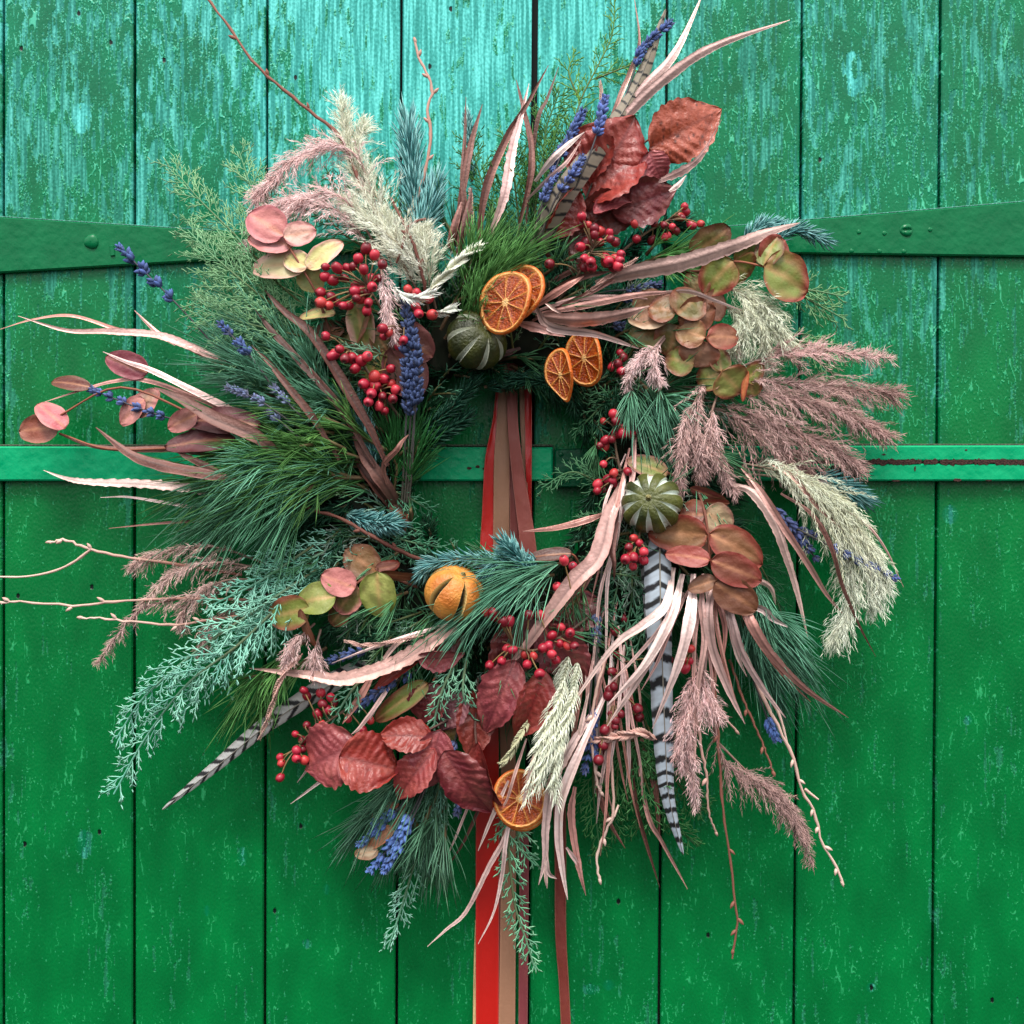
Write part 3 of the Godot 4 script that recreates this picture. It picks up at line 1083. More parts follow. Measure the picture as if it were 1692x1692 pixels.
	for spec in [["strap", Color8(0, 112, 66)], ["bar", Color8(0, 172, 114)], ["dark_paint", Color8(0, 84, 52)]]:
		var q := StandardMaterial3D.new()
		if not M.has("tint_tex"):
			M.tint_tex = ImageTexture.create_from_image(Image.create_from_data(512, 512, false, Image.FORMAT_RGB8, i1))
			M.relief_tex = ImageTexture.create_from_image(Image.create_from_data(512, 512, false, Image.FORMAT_RGB8, i2))
		q.albedo_color = spec[1]
		q.metallic_specular = 0.34
		q.albedo_texture = M.tint_tex
		q.roughness_texture = M.relief_tex
		q.roughness_texture_channel = BaseMaterial3D.TEXTURE_CHANNEL_GREEN
		q.heightmap_enabled = true
		q.heightmap_texture = M.relief_tex
		q.heightmap_scale = 0.06
		q.uv1_triplanar = true
		q.uv1_world_triplanar = true
		q.uv1_scale = Vector3(3.3, 3.3, 3.3)
		q.cull_mode = BaseMaterial3D.CULL_DISABLED
		M[spec[0]] = q

func board_edges() -> Array:
	return [[-445, -445], [-219, -216], [5, 5], [222, 221], [441, 437], [663, 655], [885, 870], [1103, 1089], [1326, 1312], [1555, 1541], [1780, 1765], [2005, 1990]]

func uv_of(p: Vector3) -> Vector2:
	return Vector2((p.x / S + 846.0 - TX0) / TSPAN, ((EYE - p.y) / S + 846.0 - TX0) / TSPAN)

func flat_face(mb: MB, q: Array) -> void:
	# a quad of its own with a flat normal, turned outward by the order of its corners
	var nn: Vector3 = ((q[1] - q[0]) as Vector3).cross(q[3] - q[0]).normalized()
	var f := mb.v.size()
	for p in q:
		mb.vert(p, nn, Color(1, 1, 1))
		mb.uv.append(uv_of(p))
	mb.tri(f, f + 1, f + 2)
	mb.tri(f, f + 2, f + 3)

func prism(mb: MB, outline: Array, z0: float, z1: float, ch: float) -> void:
	# a plate with a chamfered front edge; outline = [x, y] corners on the door, anticlockwise seen from the front
	var cx := 0.0
	var cy := 0.0
	for o in outline:
		cx += o[0]
		cy += o[1]
	cx /= outline.size()
	cy /= outline.size()
	var at := func(x: float, y: float, z: float) -> Vector3:
		return Vector3((x - 846.0) * S, EYE - (y - 846.0) * S, z * S)
	var inner := []
	for k in outline.size():
		var a: Array = outline[(k + outline.size() - 1) % outline.size()]
		var b: Array = outline[k]
		var d: Array = outline[(k + 1) % outline.size()]
		var e1 := Vector2(b[0] - a[0], b[1] - a[1]).normalized()
		var e2 := Vector2(d[0] - b[0], d[1] - b[1]).normalized()
		var n1 := Vector2(e1.y, -e1.x)
		var n2 := Vector2(e2.y, -e2.x)
		var mid := Vector2(cx - b[0], cy - b[1])
		if n1.dot(mid) < 0: n1 = -n1
		if n2.dot(mid) < 0: n2 = -n2
		var s := (n1 + n2) / (1.0 + n1.dot(n2)) * ch
		inner.append([b[0] + s.x, b[1] + s.y])
	var f := mb.v.size()
	for o in inner:
		mb.vert(at.call(o[0], o[1], z1), Vector3(0, 0, 1), Color(1, 1, 1))
		mb.uv.append(uv_of(mb.v[-1]))
	for k in range(1, inner.size() - 1):
		mb.tri(f, f + k, f + k + 1)
	var c3: Vector3 = at.call(cx, cy, z0)
	for k in outline.size():
		var j := (k + 1) % outline.size()
		for lay in [[inner[k], inner[j], outline[j], outline[k], z1, z1 - ch], [outline[k], outline[j], outline[j], outline[k], z1 - ch, z0]]:
			var qd := [at.call(lay[0][0], lay[0][1], lay[4]), at.call(lay[1][0], lay[1][1], lay[4]), at.call(lay[2][0], lay[2][1], lay[5]), at.call(lay[3][0], lay[3][1], lay[5])]
			var nn: Vector3 = (qd[1] - qd[0]).cross(qd[3] - qd[0])
			if nn.dot(qd[0] - c3) < 0:
				qd.reverse()
			flat_face(mb, qd)

func bolt(called: String, x: float, y: float, z: float, r: float, h: float, m: Material, parent: Node3D, slot := false, sides := 14) -> void:
	var mb := MB.new()
	var base := Vector3(x - 846.0, EYE / S - (y - 846.0), z)
	var pos := PackedVector3Array()
	var col := PackedColorArray()
	for k in 6:
		var t := k / 5.0
		for s in sides + 1:
			var an := TAU * s / sides
			var rr := r * cos(t * PI * 0.49) * (1.0 + 0.06 * sin(an * 3.0 + x))
			var hh := h * sin(t * PI * 0.5)
			if slot and absf(sin(an) * rr) < r * 0.16 and k > 1:
				hh *= 0.45
			pos.append((base + Vector3(cos(an) * rr, sin(an) * rr, hh)) * S)
			col.append(Color(1, 1, 1))
	mb.grid(pos, col, 6, sides + 1)
	var dirs := mb.v.duplicate()
	for k in dirs.size():
		dirs[k] = dirs[k] - base * S + Vector3(0, 0, 1) * S
	mb.outward(dirs)
	part(mb, called, m, parent)

func build_door() -> void:
	var edges := board_edges()
	for leaf in 2:
		var root: Node3D
		if leaf == 0:
			root = thing("door_leaf", "left half of the green plank door, with a screwed strap narrowing to the right", "door", Vector3(-0.2, EYE - 0.85, 0))
		else:
			root = thing("door_leaf", "right half of the green plank door, right of the wide dark meeting gap", "door", Vector3(0.3, EYE - 0.85, 0))
		var back := MB.new()
		var xa := -445.0 if leaf == 0 else 890.2
		var xb := 890.0 if leaf == 0 else 2005.0
		prism(back, [[xa, -450], [xa, 2150], [xb, 2150], [xb, -450]], -44, -24, 1.0)
		part(back, "rear_boarding", M.pitch, root)
		for k in range(0, 6) if leaf == 0 else range(6, 11):
			var y0 := -450.0
			var y1 := 2150.0
			var gl := 2.4
			var gr := 2.4
			if k == 5: gr = 6.0
			if k == 6: gl = 4.5
			var l0 := lerpf(edges[k][0], edges[k][1], y0 / 1692.0) + gl
			var l1 := lerpf(edges[k][0], edges[k][1], y1 / 1692.0) + gl
			var r0 := lerpf(edges[k + 1][0], edges[k + 1][1], y0 / 1692.0) - gr
			var r1 := lerpf(edges[k + 1][0], edges[k + 1][1], y1 / 1692.0) - gr
			var mb := MB.new()
			prism(mb, [[l0, y0], [l1, y1], [r1, y1], [r0, y0]], -22, rf(-1.6, 0.0), 2.2)
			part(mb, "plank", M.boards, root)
		if leaf == 0:
			var st := MB.new()
			prism(st, [[-440, 332], [-440, 479], [590, 418], [612, 413], [618, 407], [612, 402], [590, 398]], 0.4, 11, 2.4)
			var strap := part(st, "strap_hinge", M.strap, root)
			var we := MB.new()
			prism(we, [[-440, 330.6], [-440, 332.6], [588, 398.4], [588, 396.6]], 3.0, 9.6, 0.5)
			part(we, "worn_edge", M.worn, strap)
			bolt("bolt", 155, 402, 10.6, 12.5, 6, M.strap, strap)
			bolt("bolt", 420, 408, 10.6, 11, 5, M.strap, strap)
			bolt("bolt", -180, 404, 10.6, 12.5, 6, M.strap, strap)
			var cl := MB.new()
			prism(cl, [[185, 409], [187, 426], [194, 425], [192, 408]], 10.6, 14, 1.0)
			part(cl, "wire_clip", M.strap, strap)
		else:
			var st := MB.new()
			prism(st, [[2000, 309], [1120, 383], [1098, 388], [1092, 396], [1098, 405], [1120, 411], [1240, 420], [2000, 430]], 0.4, 11, 2.4)
			var strap := part(st, "strap_hinge", M.strap, root)
			var we := MB.new()
			prism(we, [[2000, 307.6], [1122, 381.4], [1122, 383.2], [2000, 309.6]], 3.0, 9.6, 0.5)
			part(we, "worn_edge", M.worn, strap)
			bolt("bolt", 1494, 383, 10.6, 11, 5, M.strap, strap, true)
			bolt("bolt", 1800, 372, 10.6, 11, 5, M.strap, strap, true)
			for q in [[1404, 417], [1450, 417.5], [1490, 418], [1416, 386], [1458, 388], [1533, 382]]:
				bolt("nail_head", q[0], q[1], 10.6, 4.2, 2.2, M.strap, strap, false, 8)
	# the iron bar over the middle of both leaves
	var bar := thing("locking_bar", "bright green iron bar crossing the door behind the wreath, rusty on its right", "iron bar", P(846, 766, 0))
	var b1 := MB.new()
	prism(b1, [[-440, 737.5], [-440, 795], [913, 795], [913, 740]], 0.5, 17, 2.6)
	var left := part(b1, "flat_bar", M.bar, bar)
	left.set_meta("label", "left stretch of the green bar, smooth and hardly chipped")
	for q in [[-440, 913, 736.2, 739.6], [1010, 2000, 735.2, 738.4]]:
		var tp := MB.new()
		prism(tp, [[q[0], q[2] - 1.2], [q[0], q[3] - 1.2], [q[1], q[3] - 1.2], [q[1], q[2] - 1.2]], 0.6, 14, 0.8)
		part(tp, "top_lip", M.rust_lip, bar)
	var b2 := MB.new()
	prism(b2, [[987, 738], [987, 763.5], [2000, 761.5], [2000, 736]], 0.5, 17, 2.6)
	prism(b2, [[987, 767.5], [987, 795], [2000, 795], [2000, 766]], 0.5, 17, 2.6)
	var right := part(b2, "flat_bar", M.bar, bar)
	right.set_meta("label", "right stretch of the green bar with a rusty seam along its middle")
	var b3 := MB.new()
	prism(b3, [[987, 763], [987, 768], [2000, 766.6], [2000, 761]], 0.5, 13.5, 0.6)
	part(b3, "rusty_seam", M.rust, bar)
	var x := 1425.0
	while x < 1990.0:
		var run := rf(4, 15)
		if nz.get_noise_1d(x * 2.4) > -0.22:
			var mb := MB.new()
			var outl := []
			var cy := 764.5 - (x - 1425.0) * 0.0016 + rf(-1.0, 1.0)
			for s in 9:
				var an := -TAU * s / 9.0
				outl.append([x + cos(an) * run * rf(0.55, 1.0), cy + sin(an) * rf(2.6, 6.6)])
			prism(mb, outl, 14.5, 17.35 + rf(0.0, 0.35), 0.12)
			part(mb, "rust_patch", M.rust, bar)
		x += run * 0.95
	for q in [[1455, 752, 4, 2], [1590, 744.5, 3, 1.6], [1475, 795, 9, 1.6], [1576, 793.5, 9, 3.2], [1628, 794.5, 6, 1.4], [1506, 775, 1.8, 6], [1690, 794, 6, 2], [776, 774, 5, 3], [790, 772, 4, 3], [801, 775, 4, 2]]:
		var mb := MB.new()
		var outl := []
		for s in 8:
			var an := -TAU * s / 8.0
			outl.append([q[0] + cos(an) * q[2] * rf(0.6, 1.1), q[1] + sin(an) * q[3] * rf(0.6, 1.1)])
		prism(mb, outl, 14.5, 17.5, 0.1)
		part(mb, "rust_patch", M.rust, bar)
	var b4 := MB.new()
	prism(b4, [[915.5, 743], [915.5, 806], [984, 806], [984, 741]], 0.6, 25, 2.5)
	var pl := part(b4, "keeper_plate", M.dark_paint, bar)
	for q in [[926, 752], [974, 752], [926, 797], [974, 797]]:
		bolt("rivet", q[0], q[1], 24.6, 4.5, 2.5, M.dark_paint, pl, false, 10)

# ------------------------------------------------------------------ the scene
func _ready() -> void:
	rng.seed = 20
	nz.seed = 5
	nz.noise_type = FastNoiseLite.TYPE_SIMPLEX_SMOOTH
	nz.frequency = 0.02
	var cam := Camera3D.new()
	cam.name = "camera"
	cam.fov = rad_to_deg(2.0 * atan(846.0 * S / D))
	cam.position = Vector3(0, EYE, D)
	cam.near = 0.05
	cam.far = 60.0
	add_child(cam)
	cam.current = true
	var env := Environment.new()
	var sky := Sky.new()
	var sm := ProceduralSkyMaterial.new()
	sm.sky_top_color = Color(1.0, 1.0, 1.0)
	sm.sky_horizon_color = Color(0.52, 0.54, 0.56)
	sm.sky_curve = 0.3
	sm.ground_bottom_color = Color(0.20, 0.195, 0.19)
	sm.ground_horizon_color = Color(0.27, 0.265, 0.26)
	sky.sky_material = sm
	env.background_mode = Environment.BG_SKY
	env.sky = sky
	env.background_energy_multiplier = 0.9
	env.tonemap_mode = Environment.TONE_MAPPER_LINEAR
	env.tonemap_exposure = 2.8
	env.sdfgi_enabled = true
	env.ssao_enabled = true
	env.ssil_enabled = true
	var we := WorldEnvironment.new()
	we.name = "world_environment"
	we.environment = env
	add_child(we)
	var sun := DirectionalLight3D.new()
	sun.name = "sun"
	sun.light_energy = 0.42
	sun.light_angular_distance = 18.0
	sun.light_color = Color(1.0, 0.985, 0.96)
	sun.shadow_enabled = true
	sun.rotation_degrees = Vector3(-62, -8, 0)
	add_child(sun)
	make_materials()
	paint_textures()
	make_berry()
	build_door()
	build_wreath()
	build_flora()

func make_materials() -> void:
	M.copper = mat(0.36, 0.25)
	M.copper_brown = mat(0.55, 0.15)
	M.leaf = mat(0.5, 0.0, Color(0.12, 0.12, 0.12))
	M.beech = mat(0.4, 0.0, Color(0.10, 0.10, 0.10))
	M.bark = mat(0.72)
	M.lavender = mat(0.85)
	M.feather = mat(0.7, 0.0, Color(0.1, 0.1, 0.1))
	M.hair = mat(0.85, 0.0, Color(0.25, 0.25, 0.25))
	M.needle = mat(0.45, 0.0, Color(0.06, 0.06, 0.06), 0.0, 0.3)
	M.peel = mat(0.48)
	M.pulp = mat(0.38, 0.0, Color(0.25, 0.25, 0.25))
	M.moss = mat(0.95)
	M.satin = mat(0.34, 0.0, Color.BLACK, 0.0, 0.6)
	M.matte_ribbon = mat(0.55)
	M.berry = []
	for c in [rgb8(178, 30, 54), rgb8(152, 20, 42), rgb8(198, 50, 66), rgb8(120, 18, 34), rgb8(170, 32, 56), rgb8(186, 54, 54)]:
		var m := mat(0.42, 0.0, Color.BLACK, 0.06)
		m.albedo_color = c.linear_to_srgb()
		M.berry.append(m)
	var p := StandardMaterial3D.new()
	p.albedo_color = Color8(22, 24, 24)
	p.roughness = 0.9
	M.pitch = p
	var r := StandardMaterial3D.new()
	r.albedo_color = Color8(78, 46, 42)
	r.roughness = 0.92
	var rn := FastNoiseLite.new()
	rn.frequency = 0.06
	rn.seed = 12
	rn.fractal_octaves = 4
	var nt := NoiseTexture2D.new()
	nt.width = 256
	nt.height = 256
	nt.seamless = true
	nt.noise = rn
	var gr := Gradient.new()
	gr.set_color(0, Color8(120, 110, 110))
	gr.set_color(1, Color8(255, 240, 225))
	var nt2 := nt.duplicate() as NoiseTexture2D
	nt2.color_ramp = gr
	r.albedo_texture = nt2
	r.heightmap_enabled = true
	r.heightmap_texture = nt
	r.heightmap_scale = 0.08
	r.uv1_triplanar = true
	r.uv1_world_triplanar = true
	r.uv1_scale = Vector3(24, 24, 24)
	M.rust = r
	var rl := r.duplicate() as StandardMaterial3D
	rl.albedo_color = Color8(96, 120, 100)
	M.rust_lip = rl
	var wo := r.duplicate() as StandardMaterial3D
	wo.albedo_color = Color8(96, 200, 186)
	wo.roughness = 0.6
	M.worn = wo
	# fine wrinkles on dried leaves, fruit and satin
	var wn := rn.duplicate() as FastNoiseLite
	wn.frequency = 0.03
	wn.seed = 77
	var wt := NoiseTexture2D.new()
	wt.width = 512
	wt.height = 512
	wt.seamless = true
	wt.noise = wn
	for spec in [["copper", 0.035, 14.0], ["copper_brown", 0.045, 14.0], ["beech", 0.05, 16.0], ["leaf", 0.025, 20.0], ["peel", 0.09, 18.0], ["pulp", 0.12, 26.0], ["matte_ribbon", 0.02, 8.0], ["satin", 0.012, 6.0]]:
		var w: StandardMaterial3D = M[spec[0]]
		w.heightmap_enabled = true
		w.heightmap_texture = wt
		w.heightmap_scale = spec[1]
		w.uv1_triplanar = true
		w.uv1_world_triplanar = true
		w.uv1_scale = Vector3.ONE * spec[2]

# ------------------------------------------------------------------ the wreath's evergreen ring
func sprig_node(parent: Node3D, called: String) -> Node3D:
	var o := Node3D.new()
	o.name = called
	parent.add_child(o, true)
	return o

func build_wreath() -> void:
	var root := thing("wreath", "round evergreen ring of fir, pine and juniper hung on the green door", "wreath", P(832, 778, 0))
	var c := Vector2(832, 778)
	var mb := MB.new()
	var pos := PackedVector3Array()
	var col := PackedColorArray()
	var nu := 121
	var nv := 29
	for k in nu:
		var a := TAU * k / (nu - 1)
		for j in nv:
			var b := TAU * j / (nv - 1)
			var lump := 1.0 + 0.22 * nz.get_noise_3d(cos(a) * 190.0 + cos(b) * 40.0, sin(a) * 190.0, sin(b) * 40.0) + 0.16 * nz.get_noise_3d(cos(a) * 900.0 + cos(b) * 160.0, sin(a) * 900.0, sin(b) * 160.0)
			var r := 246.0 + cos(b) * 66.0 * lump
			pos.append(P(c.x + cos(a) * r, c.y + sin(a) * r, 52.0 + sin(b) * 40.0 * lump))
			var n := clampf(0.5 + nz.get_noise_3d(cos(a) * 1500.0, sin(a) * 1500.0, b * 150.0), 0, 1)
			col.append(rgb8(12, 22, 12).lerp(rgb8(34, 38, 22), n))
	mb.grid(pos, col, nu, nv)
	part(mb, "moss_ring", M.moss, root)
	var greens := [rgb8(20, 58, 34), rgb8(40, 90, 60), rgb8(26, 68, 48), rgb8(60, 108, 84)]
	for k in 230:
		var a := TAU * (k + rf(-0.4, 0.4)) / 230.0
		var r := rf(175, 310)
		var inward := k % 5 == 0
		if inward:
			r = rf(165, 185)
		var p0 := c + Vector2(cos(a), sin(a)) * r
		var lean := rf(0.15, 1.0) * (1.0 if k % 2 else -1.0)
		var dir := Vector2(cos(a + lean), sin(a + lean))
		if inward:
			dir = Vector2(cos(a + lean * 0.6 + 1.75), sin(a + lean * 0.6 + 1.75))
		var l := rf(85, 150) if not inward else rf(40, 62)
		var p1 := p0 + dir * l * 0.55
		var p2 := p0 + dir * l + Vector2(0, 8)
		var z := rf(60, 100)
		var g := [p0.x, p0.y, z * 0.8, p1.x, p1.y, z + 16, p2.x, p2.y, z + rf(-22, 10)]
		var c0: Color = greens[rng.randi() % 4]
		match rng.randi() % 4:
			0, 1:
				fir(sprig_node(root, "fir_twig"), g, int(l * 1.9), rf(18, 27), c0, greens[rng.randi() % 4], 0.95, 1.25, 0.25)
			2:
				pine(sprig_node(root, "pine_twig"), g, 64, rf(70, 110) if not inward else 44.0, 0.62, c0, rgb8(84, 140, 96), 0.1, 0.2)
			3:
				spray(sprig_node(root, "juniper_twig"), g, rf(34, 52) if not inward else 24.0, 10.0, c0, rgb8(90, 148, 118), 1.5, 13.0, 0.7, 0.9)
	tangle(root)

func tangle(root: Node3D) -> void:
	# fine sprigs that weave over the ring between the larger stems
	var tones := [rgb8(52, 112, 74), rgb8(36, 86, 52), rgb8(84, 146, 116), rgb8(70, 122, 66)]
	for k in 84:
		var a := TAU * (k + rf(-0.5, 0.5)) / 84.0
		var r := rf(195, 330)
		var p := Vector2(832, 778) + Vector2(cos(a), sin(a)) * r
		var d := Vector2(cos(a + rf(-1.2, 1.2)), sin(a + rf(-1.2, 1.2))).normalized()
		var l := rf(55, 105)
		var z := rf(96, 122)
		var g := [p.x, p.y, z - 14, p.x + d.x * l * 0.5, p.y + d.y * l * 0.5, z + 6, p.x + d.x * l, p.y + d.y * l + 6, z - 4]
		var c0: Color = tones[rng.randi() % 4]
		if k % 3 == 0:
			pine(sprig_node(root, "pine_twig"), g, 40, rf(55, 90), 0.7, c0, rgb8(104, 166, 122), 0.12, 0.1)
		else:
			spray(sprig_node(root, "juniper_twig"), g, rf(28, 44), 9.0, c0, vary(c0.lightened(0.25), 0.1), 1.5, 14.0, 0.75, 0.9)

func cop(label: String, list: Array) -> Node3D:
	var f: Array = list[0][0]
	var root := thing("copper_leaf_sprig", label, "copper foliage", P(f[0], f[1], f[2]), "copper painted strap leaves")
	for b in list:
		copper(root, b[0], b[1], b[2], b[3] if b.size() > 3 else 0.0, b[4] if b.size() > 4 else 0.0, b[5] if b.size() > 5 else 0.45)
	return root

func green(called: String, label: String, category: String, ctrl: Array, group := "") -> Node3D:
	return thing(called, label, category, P(ctrl[0], ctrl[1], ctrl[2]), group)

# ------------------------------------------------------------------ everything stuck into the wreath
func build_flora() -> void:
	build_ribbons()
	build_greens()
	build_grasses()
	build_feathers()
	build_lavender()
	build_beech()
	build_copper()
	build_eucalyptus()
	build_berries()
	build_fruit()
	build_twigs()

func build_ribbons() -> void:
	var red := rgb8(184, 26, 20)
	var tan := rgb8(150, 108, 84)
	var rose := rgb8(150, 78, 70)
	var maroon := rgb8(98, 36, 30)
	ribbon("wide red satin ribbon, leftmost of those inside the ring, running down to the bottom", [824, 600, 30, 815, 690, 26, 802, 760, 24, 797, 850, 16, 793, 930, 14, 790, 1150, 10, 787, 1350, 9, 787, 1800, 9], [832, 600, 31, 822, 690, 27, 818, 760, 25, 815, 850, 17, 816, 930, 15, 822, 1150, 11, 824, 1350, 10, 823, 1800, 10], red, M.satin)
	ribbon("flat beige ribbon beside the wide red one, seen above and below the dried slice", [828, 600, 34, 822, 690, 30, 817, 760, 27, 816, 850, 20, 816, 930, 16, 824, 1150, 12, 829, 1350, 10, 823, 1800, 10], [842, 600, 34, 841, 690, 30, 842, 760, 27, 841, 850, 20, 842, 930, 16, 848, 1150, 13, 852, 1350, 11, 850, 1800, 11], tan, M.matte_ribbon)
	ribbon("dusty rose ribbon crossing over its neighbours towards the lower right inside the ring", [839, 600, 40, 839, 690, 38, 845, 770, 36, 853, 840, 30, 861, 910, 28, 866, 1000, 20], [855, 600, 40, 855, 690, 38, 864, 770, 36, 876, 840, 30, 886, 910, 28, 890, 1000, 20], maroon.lerp(rose, 0.7), M.matte_ribbon)
	ribbon("dark maroon ribbon tucked between the beige and the crossing rose one", [842, 740, 29, 843, 850, 24, 843, 930, 22, 846, 1000, 18], [858, 740, 29, 858, 850, 24, 858, 930, 22, 860, 1000, 18], maroon, M.matte_ribbon)
	ribbon("narrow beige ribbon right of the crossing rose one, at the top of the ring's hole", [858, 600, 34, 860, 690, 30, 864, 770, 27, 868, 900, 18, 870, 1000, 16], [868, 600, 34, 869, 690, 30, 870, 770, 27, 874, 900, 18, 876, 1000, 16], tan.darkened(0.1), M.matte_ribbon)
	ribbon("bright red ribbon, rightmost of those inside the ring", [866, 600, 36, 868, 690, 32, 869, 770, 29, 872, 840, 20, 876, 1000, 16], [874, 600, 36, 878, 660, 33, 878, 770, 29, 878, 840, 20, 882, 1000, 16], red.lerp(maroon, 0.15), M.satin)
	ribbon("mauve ribbon hanging right of the beige one under the wreath", [858, 1300, 12, 859, 1450, 10, 858, 1560, 9, 857, 1800, 9], [873, 1300, 12, 873, 1450, 10, 872, 1560, 9, 870, 1800, 9], rgb8(128, 58, 62), M.matte_ribbon)
	ribbon("long brown red ribbon hanging alone on the right under the wreath", [914, 1300, 14, 917, 1420, 12, 918, 1540, 10, 925, 1640, 12, 932, 1800, 14], [934, 1300, 14, 935, 1420, 12, 935, 1540, 10, 940, 1640, 12, 948, 1800, 14], rgb8(112, 44, 34), M.matte_ribbon)
	ribbon("thin cream ribbon edge showing left of the bright red one at the bottom", [786, 1520, 5, 783, 1620, 5, 781, 1800, 5], [790, 1520, 5, 790, 1620, 5, 790, 1800, 5], rgb8(206, 172, 122), M.matte_ribbon)
	ribbon("pink edged narrow ribbon peeping out right of the lower red ribbon", [821, 1350, 7, 821, 1500, 6, 819, 1800, 6], [826, 1350, 7, 826, 1500, 6, 824, 1800, 6], rgb8(170, 84, 84), M.matte_ribbon)

